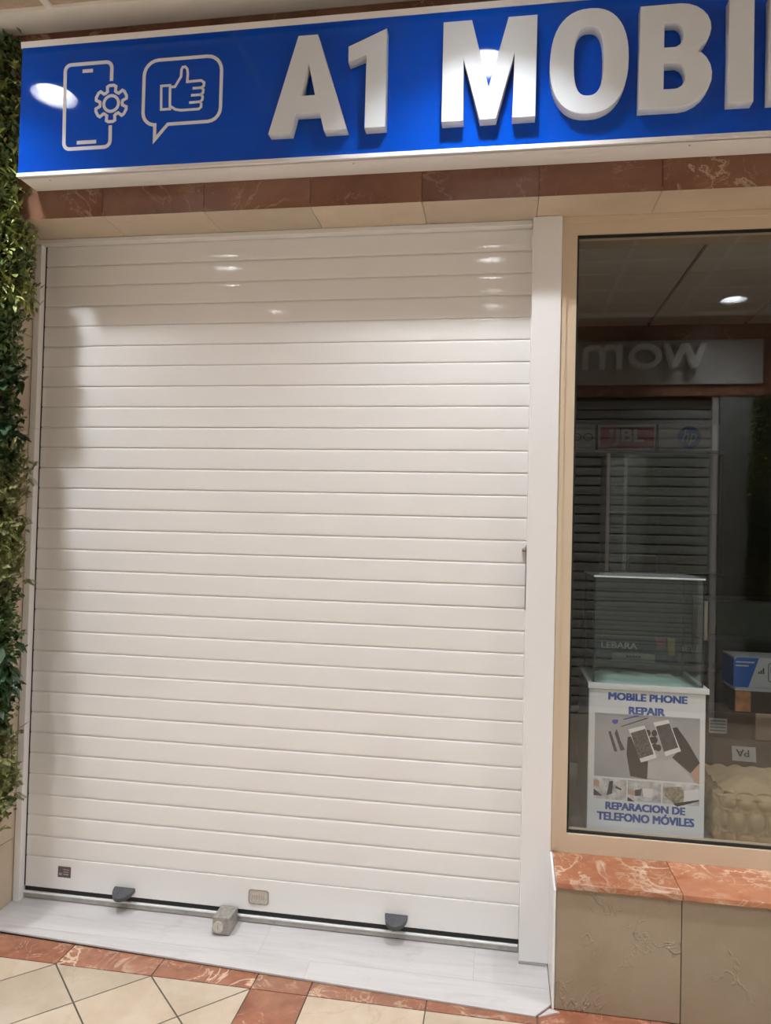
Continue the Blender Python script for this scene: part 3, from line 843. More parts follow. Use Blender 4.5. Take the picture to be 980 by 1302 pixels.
def plant_wall(label, right_sign=1):
    root = thing('plant_wall', label, 'plant wall')
    box('backing_mat', -0.62, -0.050, -0.185, -0.1615, 0.36, 3.26, M['hedge_back'], root)
    box('backing_edge', -0.0495, -0.028, -0.200, -0.1612, 0.38, 3.26, M['hedge_back'], root)
    geo = {k: ([], []) for k in ('box', 'light', 'fern', 'dark')}
    UPV = Vector((0, -0.35, 1))
    def clump(c, kind):
        vs, fs = geo[kind]
        if kind == 'box':
            for q in range(9):
                d = rdir(); b = c + Vector((random.gauss(0, 0.012), random.gauss(0, 0.010), random.gauss(0, 0.012)))
                leaf_geo(vs, fs, b, d, UPV, random.uniform(0.020, 0.032), random.uniform(0.014, 0.020))
        elif kind == 'light':
            for q in range(8):
                d = rdir(0.5, 0.1); leaf_geo(vs, fs, c + Vector((random.gauss(0, 0.01), random.gauss(0, 0.01), random.gauss(0, 0.012))), d, UPV, random.uniform(0.034, 0.054), random.uniform(0.012, 0.018), 0.3, 0.15)
        elif kind == 'dark':
            for q in range(6):
                d = rdir(0.5, 0.0); leaf_geo(vs, fs, c, d, UPV, random.uniform(0.045, 0.065), random.uniform(0.022, 0.030), 0.2, 0.2)
        else:
            for q in range(3):                      # feathery sprig: stem with thin leaflets
                d = rdir(0.45, 0.15).normalized(); L = random.uniform(0.045, 0.075)
                leaf_geo(vs, fs, c, d, UPV, L, 0.0028)
                for w in range(7):
                    t = 0.25 + 0.1*w
                    for sgn in (-1, 1):
                        side = d.cross(UPV).normalized()*sgn
                        leaf_geo(vs, fs, c+d*(L*t), d*0.7+side*0.8, UPV, 0.024*(1.15-t*0.5), 0.0060)
    z = 0.345
    while z < 3.26:
        xe = xedge(z)
        xx = xe - 0.018
        first = True
        while xx > -0.60:
            front = -0.205 - 0.05*random.random() if xx > -0.03 else -0.225-0.05*random.random()
            kind = zone(z + random.gauss(0, 0.03))
            reps = 3 if xx > -0.08 else 1
            for r_ in range(reps):
                yy = front + (0.045*r_ if xx > -0.03 else 0.015*r_)
                clump(Vector((xx+random.gauss(0, 0.009) - (0.012*r_), yy, z+random.gauss(0, 0.010))), kind)
            xx -= 0.026 if xx > -0.12 else 0.045
            first = False
        z += 0.024
    mats = {'box': 'leaf_box', 'light': 'leaf_light', 'fern': 'leaf_fern', 'dark': 'leaf_dark'}
    names = {'box': 'boxwood_foliage', 'light': 'light_leaf_foliage', 'fern': 'feathery_foliage', 'dark': 'dark_leaf_foliage'}
    for k, (vs, fs) in geo.items():
        o = link(names[k], me_new(names[k], vs, fs, M[mats[k]]), root)
        o['kind'] = 'stuff'
    # stems running up the mat
    for q in range(9):
        pts = [Vector((0.02-0.055*q+random.gauss(0, 0.01), -0.203, 0.40+0.28*i)) for i in range(11)]
        vs, fs = [], []
        for i in range(10): leaf_geo(vs, fs, pts[i], (pts[i+1]-pts[i]), Vector((0, -1, 0.1)), 0.27, 0.006)
        link('stem', me_new('stem', vs, fs, M['leaf_box']), root)
    # large single leaves
    big = []
    for z0, n, kind, L, Wd in ((2.03, 6, 'leaf_dark', 0.085, 0.036), (1.99, 4, 'leaf_dark', 0.075, 0.032), (1.82, 9, 'leaf_dark', 0.060, 0.026), (1.00, 10, 'leaf_dark', 0.075, 0.044), (0.95, 6, 'leaf_dark', 0.070, 0.040), (0.83, 8, 'leaf_dark', 0.055, 0.022), (2.95, 6, 'leaf_light', 0.060, 0.028), (2.40, 12, 'leaf_light', 0.055, 0.020), (2.52, 10, 'leaf_light', 0.05, 0.017), (0.46, 10, 'leaf_light', 0.052, 0.019)):
        for q in range(n):
            zz = z0 + random.gauss(0, 0.022)
            xx = xedge(zz) - 0.015 - 0.035*q*random.uniform(0.6, 1.2)
            vs, fs = [], []
            d = Vector((random.uniform(0.1, 1.0) if q < 4 else random.uniform(-1, 1), -random.uniform(0.3, 0.9), random.uniform(-0.75, 0.25)))
            leaf_geo(vs, fs, Vector((0, 0, 0)), d, Vector((0, -0.5, 1)), L*random.uniform(0.95, 1.2), Wd*random.uniform(1.0, 1.25), 0.22, 0.15, 6)
            link('large_leaf', me_new('large_leaf', vs, fs, M[kind], True), root, (min(xx, xedge(zz)-0.03 if q < 4 else xx), -0.262 if xx < -0.03 else -0.248, zz))
    for (xx, zz) in ((-0.045, 2.98), (-0.035, 2.655), (-0.25, 2.2), (-0.33, 1.5)):
        vs, fs = [], []
        for q in range(7):
            a = 2*math.pi*q/7
            leaf_geo(vs, fs, Vector((0, 0, 0)), Vector((math.cos(a), -0.45, math.sin(a))), Vector((0, -1, 0.01)), 0.020, 0.013)
        link('yellow_flower', me_new('yellow_flower', vs, fs, M['flower']), root, (xx, -0.292, zz))
    return root
pw = plant_wall('artificial green plant wall of mixed leaves left of the shutter')

# ================================================================== SHOP INTERIOR
IY0, IY1 = 0.62, 2.46
struct(box('wall_interior_back', -0.2, 4.6, 2.45, 2.55, 0.0, 3.0, M['int_wall']), 'dim grey back wall inside the shop', 'wall')
struct(box('wall_interior_left', -0.30, -0.2, 0.30, 2.55, 0.0, 3.0, M['int_wall']), 'side wall inside the shop behind the shutter', 'wall')
struct(box('wall_interior_right', 4.6, 4.7, 0.30, 2.55, 0.0, 3.0, M['int_wall']), 'side wall inside the shop', 'wall')
struct(box('floor_interior', -0.30, 4.7, 0.351, 2.55, -0.10, 0.0, M['int_floor']), 'dark tiled floor inside the shop', 'floor')
ci = struct(box('ceiling_interior', -0.30, 4.7, 0.301, 2.55, 2.925, 2.98, M['int_dark']), 'panelled ceiling inside the shop', 'ceiling')
bpy.context.view_layer.update()
for q in range(8):
    for w in range(4):
        keep(box('ceiling_panel', -0.29+0.61*q+0.009, -0.29+0.61*(q+1)-0.009, 0.305+0.56*w+0.004, 0.305+0.56*(w+1)-0.004, 2.905, 2.9245, M['int_ceiling'], None), ci)
# raised display floor behind the glass
struct(box('trim_3', 2.02, 4.58, 0.032, 0.98, 0.0005, 0.3995, M['case_white']), 'white raised display platform behind the window', 'platform')
# interior partition separating shutter bay from the window bay
# ---- showcase
sc = thing('display_showcase', 'white pedestal showcase with glass top and phone repair poster', 'showcase', (2.345, 0.315, 0.3998))
bpy.context.view_layer.update()
def scp(o): return keep(o, sc)
CX0, CX1, CY0, CY1 = 2.141, 2.553, 0.150, 0.480
scp(box('pedestal', CX0, CX1-0.004, CY0, CY1, 0.400, 0.930, M['case_white'], None, 0.002, 1))
for (a, b, c, d) in ((CX0-0.004, CX1+0.006, CY0-0.008, CY0+0.012), (CX0-0.004, CX1+0.006, CY1-0.012, CY1+0.004), (CX0-0.004, CX0+0.012, CY0+0.0125, CY1-0.0125), (CX1-0.010, CX1+0.006, CY0+0.0125, CY1-0.0125)):
    scp(box('rim', a, b, c, d, 0.9305, 0.950, M['case_white'], None, 0.001, 1))
GX0, GX1, GY0, GY1, GZ0, GZ1 = 2.158, 2.541, 0.168, 0.466, 0.9305, 1.338
gt = 0.006
scp(box('glass_front', GX0, GX1, GY0, GY0+gt, GZ0, GZ1, M['case_glass'], None))
scp(box('glass_back', GX0, GX1, GY1-gt, GY1, GZ0, GZ1, M['case_glass'], None))
scp(box('glass_side', GX0, GX0+gt, GY0+gt+0.0005, GY1-gt-0.0005, GZ0, GZ1, M['case_glass'], None))
scp(box('glass_side', GX1-gt, GX1, GY0+gt+0.0005, GY1-gt-0.0005, GZ0, GZ1, M['case_glass'], None))
scp(box('glass_top', GX0-0.004, GX1+0.004, GY0-0.003, GY1+0.003, GZ1+0.0003, GZ1+gt, M['case_glass'], None))
for (a, b, c, d) in ((GX0-0.005, GX1+0.005, GY0-0.005, GY0-0.0031), (GX0-0.005, GX1+0.005, GY1+0.0031, GY1+0.005)):
    scp(box('glass_edge', a, b, c, d, GZ1+0.0003, GZ1+gt, M['paper'], None))
scp(box('painted_sheen_film', GX0-0.003, GX1+0.003, GY0-0.002, GY1+0.002, GZ1+gt+0.0002, GZ1+gt+0.0006, M['painted_sheen_glass'], None))  # pale layer standing in for the grazing reflection on the glass
for xx, yy in ((GX0-0.0012, GY0-0.0012), (GX1, GY0-0.0012), (GX0-0.0012, GY1), (GX1, GY1)):
    scp(box('glass_seam', xx-0.0016, xx+0.0026, yy-0.001, yy+0.0012, GZ0+0.02, GZ1, M['glass_edge'], None))
# crumpled pale cloth in the case
n = 16
vs, fs = [], []
for i in range(n+1):
    for j in range(n+1):
        u, v = i/n, j/n
        e = min(u, 1-u, v, 1-v)
        vs.append((2.176+0.345*u, 0.186+0.262*v, 0.9315+min(1, e*7)*(0.010+0.013*abs(math.sin(u*9+v*4))*random.uniform(0.6, 1.2))))
for i in range(n):
    for j in range(n):
        a = i*(n+1)+j; fs.append((a, a+n+1, a+n+2, a+1))
tag(link('display_cloth', me_new('display_cloth', vs, fs, M['paper'], True)), 'crumpled pale cloth lining the empty glass showcase', 'cloth')
# ---- poster on the pedestal
po_w, po_h = 0.392, 0.500
PXL, PZT, PYF = 2.149, 0.927, CY0
poster = scp(box('poster', PXL, PXL+po_w, PYF-0.0012, PYF-0.0002, PZT-po_h, PZT, M['poster_white'], None))
bpy.context.view_layer.update()
PY = PYF-0.0012
def pp(o): return keep(o, poster)
def uvp(u, v): return (PXL+u*po_w, PZT-v*po_h)
def print_poly(name, uv, mat, layer=1):
    return pp(prism(name, [uvp(*p) for p in uv], PY-0.0002*layer, PY-0.0002*(layer-1)-0.00002, mat, None, 'y'))
def cr(x_, y_):                 # position on the poster read from its rectified picture
    return ((x_-103)/802, (y_-(85+(x_-103)*0.036))/985)
def crp(name, pts, mat, layer): return print_poly(name, [cr(*p) for p in pts], mat, layer)
for body, u0, u1, v0, v1 in (('MOBILE PHONE', 0.155, 0.86, 0.016, 0.072), ('REPAIR', 0.34, 0.665, 0.113, 0.168), ('REPARACION DE', 0.145, 0.855, 0.812, 0.868), ('TELEFONO M\u00d3VILES', 0.07, 0.935, 0.872, 0.948)):
    a, b = uvp((u0+u1)/2, (v0+v1)/2)
    pp(link('lettering', text_fit('lettering', body, (u1-u0)*po_w, (v1-v0)*po_h, 0.0004, M['text_blue'], 0.055), None, (a, PY-0.0003, b)))
print_poly('photo_background', [(0.038, 0.170), (0.972, 0.170), (0.972, 0.632), (0.038, 0.632)], M['photo_grey'], 1)
crp('photo_glove', [(372, 425), (395, 420), (440, 520), (470, 600), (520, 590), (515, 720), (395, 702), (366, 545)], M['photo_dark'], 2)
crp('photo_pale_patch', [(520, 600), (700, 570), (830, 700), (850, 735), (700, 725), (520, 712)], M['photo_soft'], 2)  # pale printed area below the phones
crp('photo_glove', [(690, 350), (722, 345), (800, 450), (885, 592), (820, 667), (690, 560), (735, 510)], M['photo_dark'], 3)
crp('photo_wrist', [(884, 594), (820, 667), (868, 740), (884, 741)], M['photo_skin'], 3)
for cx_, cy_ in ((516, 392), (545, 442), (566, 488), (562, 392), (566, 440), (592, 495)):
    crp('photo_fingertip', [(cx_+21*math.cos(a*0.628), cy_+25*math.sin(a*0.628)) for a in range(10)], M['photo_dark'], 3)
crp('photo_phone', [(376, 368), (490, 338), (582, 563), (470, 602)], M['photo_white'], 4)
crp('photo_cracked_screen', [(392, 395), (496, 362), (560, 540), (456, 576)], M['photo_crack'], 5)
crp('photo_phone', [(554, 316), (660, 293), (752, 513), (645, 552)], M['photo_white'], 4)
crp('photo_screen', [(570, 343), (668, 318), (732, 487), (632, 522)], M['photo_mid'], 5)
crp('photo_tool', [(262, 302), (302, 302), (298, 328), (276, 336), (258, 320)], M['photo_blue'], 2)
crp('photo_tool', [(335, 296), (440, 268), (455, 272), (342, 303)], M['photo_blue'], 2)
crp('photo_tool', [(318, 350), (500, 284), (520, 288), (330, 352)], M['photo_mid'], 2)
crp('photo_tool', [(232, 388), (250, 384), (300, 528), (278, 532)], M['photo_mid'], 2)
crp('photo_tool', [(278, 400), (292, 366), (320, 450), (355, 516), (322, 524)], M['photo_mid'], 2)
for u0, u1, m_ in ((0.035, 0.332, 'photo_light'), (0.344, 0.640, 'photo_light'), (0.652, 0.975, 'photo_light')):
    print_poly('photo_inset', [(u0, 0.645), (u1, 0.645), (u1, 0.795), (u0, 0.795)], M[m_], 1)
crp('inset_detail', [(245, 745), (272, 740), (268, 830), (228, 845)], M['photo_dark'], 2)
crp('inset_detail', [(133, 735), (170, 740), (172, 785), (133, 780)], M['photo_skin'], 2)
crp('inset_detail', [(133, 800), (200, 850), (133, 848)], M['photo_dark'], 2)
crp('inset_detail', [(290, 775), (335, 795), (330, 808), (288, 790)], M['photo_mid'], 2)
crp('inset_detail', [(378, 790), (430, 805), (428, 840), (378, 830)], M['photo_skin'], 2)
crp('inset_detail', [(430, 800), (480, 790), (470, 840), (430, 842)], M['photo_mid'], 2)
crp('inset_detail', [(485, 785), (560, 790), (550, 850), (490, 845)], M['photo_white'], 2)
crp('inset_detail', [(378, 850), (430, 882), (378, 880)], M['photo_dark'], 2)
crp('inset_detail', [(632, 770), (760, 765), (780, 830), (770, 880), (720, 895), (640, 830)], M['photo_tan'], 2)
crp('inset_detail', [(780, 790), (882, 775), (882, 850), (775, 875)], M['photo_white'], 2)
crp('inset_detail', [(700, 885), (882, 850), (882, 862), (730, 905)], M['photo_dark'], 3)

# ---- tufted cushion
def cushion():
    nx, ny, nz = 120, 84, 30
    X0, X1, Y0, Y1, Z0, Z1 = 2.595, 3.055, 0.135, 0.500, 0.4005, 0.580
    vs, fs, idx = [], [], {}
    def tuft(d, per, ph=0.0):           # 0 at the stitches, 1 between them
        return abs(math.sin(math.pi*(d/per+ph)))**0.55
    def surf(u, v, w):
        x_ = (X0+X1)/2+u*(X1-X0)/2; y_ = (Y0+Y1)/2+v*(Y1-Y0)/2; z_ = (Z0+Z1)/2+w*(Z1-Z0)/2
        if abs(w) < 0.999:
            front = abs(v) >= abs(u)
            d = x_ if front else y_
            if abs(w) < 0.42:   k = 0.024*tuft(d, 0.064)*(math.cos(w/0.42*math.pi/2)**0.4) - 0.010
            else:               k = 0.020*tuft(d, 0.064, 0.5)**0.6*(math.sin((abs(w)-0.42)/0.58*math.pi)**0.5) - 0.010
            if abs(w) > 0.80: k -= 0.012*((abs(w)-0.80)/0.20)**2
            if front: y_ += math.copysign(k, v)
            else: x_ += math.copysign(k, u)
        elif w > 0:
            du, dv = (1-abs(u))*(X1-X0)/2, (1-abs(v))*(Y1-Y0)/2
            e = min(du, dv)
            near = x_ if dv < du else y_
            roll = math.sin(min(1, e/0.030)*math.pi)*0.010*tuft(near, 0.064, 0.5)
            z_ += roll + 0.038*(1-math.exp(-max(0, e-0.028)*14)) - 0.010*(1-tuft(near, 0.064, 0.5))*math.exp(-abs(e-0.035)*30)
            z_ += 0.004*math.sin(u*7+v*4)*min(1, e*12)
            s_ = 0.022*max(0, 1-e/0.02)
            if dv < du: y_ -= math.copysign(s_, v)
            else: x_ -= math.copysign(s_, u)
        cc = max(0, abs(u)+abs(v)-1.80)*0.10
        return (x_-math.copysign(cc, u), y_-math.copysign(cc, v), z_)
    def vid(i, j, k):
        key = (i, j, k)
        if key not in idx:
            idx[key] = len(vs); vs.append(surf(2*i/nx-1, 2*j/ny-1, 2*k/nz-1))
        return idx[key]
    for i in range(nx):
        for j in range(ny):
            for k in (0, nz): fs.append((vid(i, j, k), vid(i+1, j, k), vid(i+1, j+1, k), vid(i, j+1, k)))
        for k in range(nz):
            for j in (0, ny): fs.append((vid(i, j, k), vid(i+1, j, k), vid(i+1, j, k+1), vid(i, j, k+1)))
    for j in range(ny):
        for k in range(nz):
            for i in (0, nx): fs.append((vid(i, j, k), vid(i, j+1, k), vid(i, j+1, k+1), vid(i, j, k+1)))
    me = me_new('cushion_body', vs, fs, M['khaki'], True)
    b2 = bmesh.new(); b2.from_mesh(me); bmesh.ops.recalc_face_normals(b2, faces=list(b2.faces)); b2.to_mesh(me); b2.free()
    return me
cu = thing('floor_cushion', 'khaki tufted floor cushion beside the showcase behind the glass', 'cushion', (2.82, 0.315, 0.4005))
bpy.context.view_layer.update()
cb = keep(link('cushion_body', cushion()), cu)
for zz in (0.4515, 0.5290):            # stitched seams round the side
    kp = keep(link('stitch_seam', ribbon_me('stitch_seam', [(rrect(2.604, 3.046, 0.144, 0.491, 0.012), True)], 0.004, 0.004, M['khaki'])), cu)
    for v in kp.data.vertices: v.co = (v.co.x, v.co.z, zz+v.co.y+0.002)

# ---- cardboard boxes and cartons behind the cushion
bx = thing('cardboard_box', 'brown cardboard box with white paper label lying behind the cushion', 'box', (2.88, 0.62, 0.40))
bpy.context.view_layer.update()
o = box('carton', -0.21, 0.25, -0.10, 0.055, 0.0, 0.225, M['cardboard'], bx, 0.003, 1)
o = box('flap', -0.205, 0.245, -0.128, -0.1005, 0.0, 0.085, M['cardboard_dark'], bx, 0.002, 1)
box('paper_label', -0.135, -0.045, -0.1015, -0.1005, 0.140, 0.198, M['label_white'], bx)
lt = link('label_print', text_fit('label_print', 'PA', 0.050, 0.028, 0.0006, M['ink'], 0.02), bx, (-0.095, -0.1018, 0.172)); lt.rotation_euler = (0, math.pi, 0); lt.scale = (1, 1, 1)
lt.rotation_euler = (0, math.pi, 0)
box('tape_strip', 0.105, 0.120, -0.1012, -0.1004, 0.10, 0.20, M['cardboard_dark'], bx)
bx.rotation_euler = (math.radians(-14), 0, math.radians(-3)); bx.location = (2.90, 0.61, 0.425)
b2 = thing('cardboard_box', 'cardboard carton wrapped in clear film carrying the small boxes', 'box', (2.97, 0.87, 0.3998))
box('carton', -0.28, 0.30, -0.09, 0.10, 0.0, 0.330, M['cardboard'], b2, 0.003, 1)
box('film_wrap', -0.05, 0.302, -0.092, 0.102, 0.215, 0.3315, M['film'], b2, 0.003, 1)
box('paper_label', -0.240, -0.165, -0.0915, -0.0905, 0.235, 0.300, M['label_white'], b2)
for q in range(4): box('label_print', -0.235, -0.170, -0.0919, -0.0916, 0.245+0.014*q, 0.250+0.014*q, M['int_grey'], b2)
b3 = thing('phone_box', 'dark flat carton with orange picture and white lettering under the blue box', 'box', (3.005, 0.875, 0.7318))
box('carton', -0.165, 0.165, -0.085, 0.085, 0.0, 0.092, M['box_dark'], b3, 0.001, 1)
box('lid_edge', -0.166, 0.166, -0.0865, 0.086, 0.0925, 0.104, M['box_white'], b3, 0.001, 1)
box('picture', -0.164, -0.100, -0.0858, -0.0851, 0.002, 0.090, M['box_brown'], b3)
link('lettering', text_fit('lettering', 'IPHON', 0.105, 0.034, 0.0006, M['label_white'], 0.0), b3, (0.050, -0.0855, 0.045))
b4 = thing('sim_box', 'white carton with slanted blue end panel and chip symbol', 'box', (3.005, 0.895, 0.8360))
box('carton', -0.165, 0.165, -0.085, 0.085, 0.0, 0.132, M['box_white'], b4, 0.001, 1)
prism('blue_panel', [(-0.165, 0.001), (-0.105, 0.001), (-0.062, 0.131), (-0.152, 0.131), (-0.165, 0.118)], -0.0860, -0.0851, M['box_blue'], b4, 'y')
box('blue_end', -0.1662, -0.1652, -0.084, 0.084, 0.001, 0.124, M['box_blue'], b4)
for q in range(2): box('small_print', -0.158, -0.080-0.025*q, -0.0866, -0.0861, 0.108-0.016*q, 0.114-0.016*q, M['label_white'], b4)
for q, hh in enumerate((0.010, 0.016, 0.026)): box('signal_bar', -0.064+0.009*q, -0.058+0.009*q, -0.0860, -0.0851, 0.062, 0.062+hh, M['ink'], b4)
link('chip_frame', ribbon_me('chip_frame', [(rrect(-0.022, 0.080, 0.030, 0.110, 0.008), True)], 0.003, 0.0007, M['ink']), b4, (0, -0.0851, 0))
link('chip_symbol', ribbon_me('chip_symbol', [(rrect(-0.012, 0.022, 0.068, 0.098, 0.006), True), ([(-0.012, 0.083), (0.022, 0.083)], False), ([(0.0, 0.068), (0.0, 0.098)], False), ([(0.010, 0.068), (0.010, 0.098)], False)], 0.0028, 0.0007, M['ink']), b4, (0, -0.0851, 0))

# ---- counter with prepaid-card stand behind the showcase
ct = thing('shop_counter', 'dark wooden shop counter behind the display platform', 'counter', (2.40, 1.22, 0.0))
box('counter_body', -0.36, 2.10, -0.20, 0.20, 0.0, 0.86, M['wood_dark'], ct, 0.003, 1)
box('counter_top', -0.37, 2.11, -0.215, 0.21, 0.8605, 0.880, M['int_dark'], ct, 0.003, 1)
lb = thing('card_stand', 'navy prepaid card stand with red and yellow print and white lettering', 'card stand', (2.46, 1.10, 0.8802))
box('back_card', -0.175, 0.205, 0.0, 0.012, 0.0, 0.120, M['navy'], lb, 0.001, 1)
link('lettering', text_fit('lettering', 'LEBARA', 0.170, 0.030, 0.0006, M['paper'], 0.02), lb, (-0.065, -0.0005, 0.072))
link('red_print', prism_me('red_print', [(-0.03+0.13, 0.118), (0.155, 0.118), (0.150, 0.070), (0.115, 0.060)], -0.0006, -0.0001, M['print_red'], 'y'), lb)
link('yellow_print', prism_me('yellow_print', [(0.160, 0.118), (0.195, 0.118), (0.195, 0.035), (0.165, 0.030)], -0.0006, -0.0001, M['print_yellow'], 'y'), lb)
box('card_pocket', -0.10, 0.10, -0.022, -0.001, 0.0, 0.040, M['label_white'], lb, 0.001, 1)
for q in range(5): box('pocket_print', -0.034+0.014*q, -0.024+0.014*q, -0.0226, -0.0221, 0.019, 0.028, M['int_dark'], lb)
dc = thing('counter_display', 'low glass fronted display case standing on the counter', 'display case', (3.30, 1.26, 0.8802))
box('base', -0.50, 0.95, -0.12, 0.12, 0.0, 0.11, M['int_grey'], dc, 0.002, 1)
box('back_board', -0.50, 0.95, 0.10, 0.12, 0.1105, 0.30, M['int_grey'], dc, 0.001, 1)
box('end_frame', -0.50, -0.485, -0.12, 0.0995, 0.1105, 0.30, M['tbar'], dc, 0.001, 1)
box('glass_front', -0.484, 0.95, -0.118, -0.113, 0.1105, 0.30, M['case_glass'], dc)
box('top_shelf', -0.50, 0.95, -0.12, 0.12, 0.3005, 0.312, M['int_dark'], dc, 0.001, 1)

# ---- display cabinet on the back wall with brand boxes above it
cabn = thing('wall_cabinet', 'grey display cabinet with glass doors under the brand signs', 'cabinet', (2.75, 2.30, 0.0))
box('cabinet_back', -1.05, 0.42, 0.12, 0.14, 0.60, 2.01, M['int_wall'], cabn)
box('base_unit', -1.05, 0.42, -0.15, 0.14, 0.0005, 1.24, M['int_grey'], cabn, 0.003, 1)
box('worktop', -1.06, 0.43, -0.17, 0.1195, 1.2405, 1.262, M['int_dark'], cabn, 0.002, 1)
for xx in (-1.05, -0.285, 0.40):
    box('upright', xx, xx+0.020, -0.15, 0.1195, 1.2625, 2.010, M['tbar'] if xx == -0.285 else M['int_dark'], cabn, 0.002, 1)
box('shelf', -0.264, 0.399, -0.12, 0.1195, 1.640, 1.652, M['int_grey'], cabn)
box('door_glass', -0.264, 0.399, -0.148, -0.143, 1.265, 2.005, M['case_glass'], cabn)
box('top_rail', -1.05, 0.42, -0.16, 0.14, 2.0105, 2.026, M['int_grey'], cabn, 0.002, 1)
kb = thing('card_reader', 'small black device box on the cabinet worktop', 'device', (2.70, 2.22, 1.2625))
box('device_body', -0.085, 0.085, -0.04, 0.04, 0.0, 0.105, M['int_dark'], kb, 0.006, 2)
box('device_screen', -0.06, 0.06, -0.0412, -0.0402, 0.03, 0.09, M['ink'], kb)
BZ, BY, BH = 2.0265, 2.16, 0.172
def brand(label, x0, x1, builder):
    t = thing('brand_sign', label, 'sign', ((x0+x1)/2, BY, BZ), 0, 'brand boxes above the cabinet')
    w = x1-x0-0.006
    box('box_body', -w/2, w/2, 0.0, 0.10, 0.0, BH, M['int_dark'], t, 0.002, 1)
    box('face', -w/2+0.005, w/2-0.005, -0.003, -0.0002, 0.005, BH-0.005, M['opal'], t)
    builder(t, w)
def b_jbl(t, w):
    box('red_field', -w/2+0.018, w/2-0.018, -0.0042, -0.0031, 0.022, BH-0.020, M['jbl_red'], t)
    link('lettering', text_fit('lettering', 'JBL', 0.190, 0.105, 0.0008, M['opal'], 0.035), t, (0.010, -0.0047, BH/2))
    link('exclamation_mark', prism_me('exclamation_mark', [(-0.112, 0.138), (-0.080, 0.138), (-0.092, 0.098), (-0.100, 0.098)], -0.0052, -0.0043, M['opal'], 'y'), t)
    link('exclamation_dot', prism_me('exclamation_dot', [(-0.105, 0.090), (-0.087, 0.090), (-0.087, 0.076), (-0.105, 0.076)], -0.0052, -0.0043, M['opal'], 'y'), t)
def b_hp(t, w):
    o = link('blue_disc', cyl_me('blue_disc', 0.0700, 0.0012, M['hp_blue'], 36, 'y'), t, (0.0, -0.0038, BH/2))
    link('lettering', text_fit('lettering', 'hp', 0.088, 0.098, 0.0008, M['opal'], 0.0, 0.30), t, (0.002, -0.0050, BH/2))
def b_o(t, w):
    for xx in (0.060, 0.130):
        link('lettering', ribbon_me('lettering', [(arc(xx, BH/2, 0.028, 0.022, 0, 345, 23), True)], 0.007, 0.0008, M['ink']), t, (0, -0.0032, 0))
brand('white brand box with black round letters left of the red one', 2.035, 2.400, b_o)
brand('brand box with red field and white letters between two white ones', 2.400, 2.770, b_jbl)
brand('white brand box with round blue logo', 2.770, 3.150, b_hp)

# ================================================================== SHOP ACROSS THE CORRIDOR (seen mirrored in the window)
wb = struct(box('wall_back', XL, XR, OPP-0.30, OPP, 2.640, CEIL+0.1, M['red_marble']), 'facade of the shop across the corridor', 'wall')
bpy.context.view_layer.update()
for k in range(24):
    a = XL+0.4*k
    keep(box('fascia_tile', a+0.001, a+0.399, OPP+0.0005, OPP+0.012, 2.645, 2.730, M['red_marble'], None), wb)
osg = thing('opposite_shop_sign', 'off-white fascia with raised grey letters mirrored in the window', 'sign', (3.0, OPP, 2.76))
bpy.context.view_layer.update()
keep(box('fascia_board', 0.4, 3.868, OPP+0.0005, OPP+0.03, 2.7340, 3.097, M['opp_fascia'], None, 0.002, 1), osg)
def oletter(me_, x_, z_):
    o = link('raised_letter', me_, None, (x_, OPP+0.0305, z_), (0, 0, math.pi))
    o.scale = (0.95, 1, 0.93)
    return keep(o, osg)
def lshape(loops):
    return shape_me('raised_letter', loops, 0.07, M['opp_grey'], 0.001)
w_ = [(-0.175, 0.105), (-0.130, 0.105), (-0.085, -0.02), (-0.030, 0.105), (0.030, 0.105), (0.085, -0.02), (0.130, 0.105), (0.175, 0.105), (0.105, -0.105), (0.062, -0.105), (0.0, 0.035), (-0.062, -0.105), (-0.105, -0.105)]
oletter(lshape([w_]), 3.253, 2.956)
oletter(lshape([arc(0, 0, 0.135, 0.108, 0, 352, 44), arc(0, 0, 0.092, 0.068, 0, 352, 44)]), 2.947, 2.956)
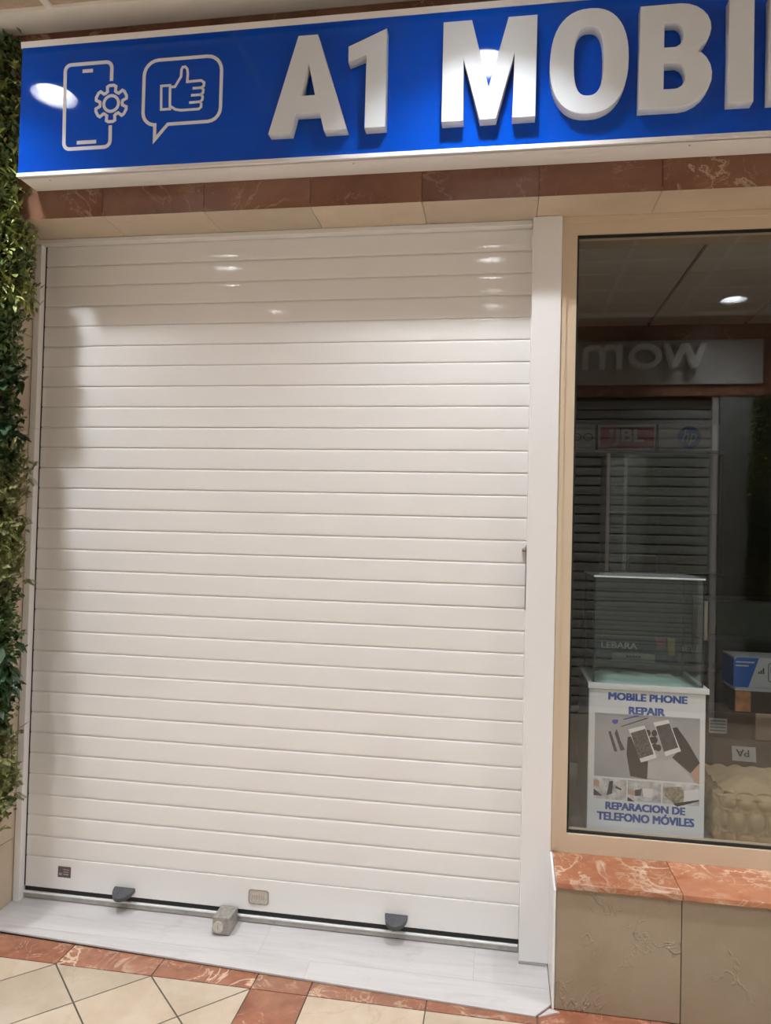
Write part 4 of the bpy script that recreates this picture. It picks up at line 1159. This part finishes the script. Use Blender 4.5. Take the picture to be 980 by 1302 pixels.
m_ = [(-0.165, -0.105), (-0.165, 0.100), (-0.122, 0.100), (-0.122, 0.078), (-0.085, 0.104), (-0.030, 0.100), (0.0, 0.072), (0.035, 0.103), (0.095, 0.106), (0.150, 0.078), (0.165, 0.035), (0.165, -0.105), (0.122, -0.105), (0.122, 0.030), (0.095, 0.062), (0.050, 0.062), (0.022, 0.030), (0.022, -0.105), (-0.022, -0.105), (-0.022, 0.030), (-0.050, 0.062), (-0.095, 0.062), (-0.122, 0.030), (-0.122, -0.105)]
oletter(lshape([m_]), 2.607, 2.956)
osh = thing('roller_shutter', 'closed roller shutter of the shop across the corridor, mirrored in the window', 'roller shutter', (3.495, OPP-0.04, 0.0), math.pi)
oprof = [(0.012, 0.004), (0.004, 0.0055), (0.0, 0.010), (-0.001, 0.030), (-0.001, 0.050), (0.0, 0.066), (0.004, 0.0715), (0.012, 0.073)]
osm = me_new('slat', [(0, a, b) for a, b in oprof]+[(4.6, a, b) for a, b in oprof], [(i, 8+i, 9+i, i+1) for i in range(7)], M['opp_shutter'])
box('shutter_backing', 0.0, 4.6, 0.013, 0.018, 0.03, 2.635, M['groove'], osh)
for k in range(32): link('slat', osm, osh, (0, 0, 0.06+0.08*k))
box('bottom_bar', 0.0, 4.6, 0.0, 0.010, 0.002, 0.058, M['shutter'], osh)
box('guide_rail', -0.05, -0.002, -0.03, 0.04, 0.001, 2.638, M['white_alu'], osh, 0.002, 1)
opl = struct(box('wall_pilaster', 3.55, XR, OPP-0.30, OPP+0.005, 0.0, 2.639, M['grey_stone']), 'beige stone pilaster beside the opposite shutter', 'wall')
struct(box('wall_back_core', XL, 3.549, OPP-0.35, OPP-0.20, 0.0, 2.639, M['int_dark']), 'dark void behind the opposite shutter', 'wall')
# its own plant wall
def copy_tree(o, parent=None):
    c = o.copy(); COL.objects.link(c); c.parent = parent
    for ch in o.children: copy_tree(ch, c)
    return c
pw2 = copy_tree(pw)
pw2['label'] = 'artificial green plant wall across the corridor, mirrored in the window'
pw2.scale = (1, 1, 0.80)
pw2.rotation_euler = (0, 0, math.pi); pw2.location = (3.82, OPP-0.150, 0.0)
for o in (pw, pw2): o['group'] = 'plant walls of the corridor'
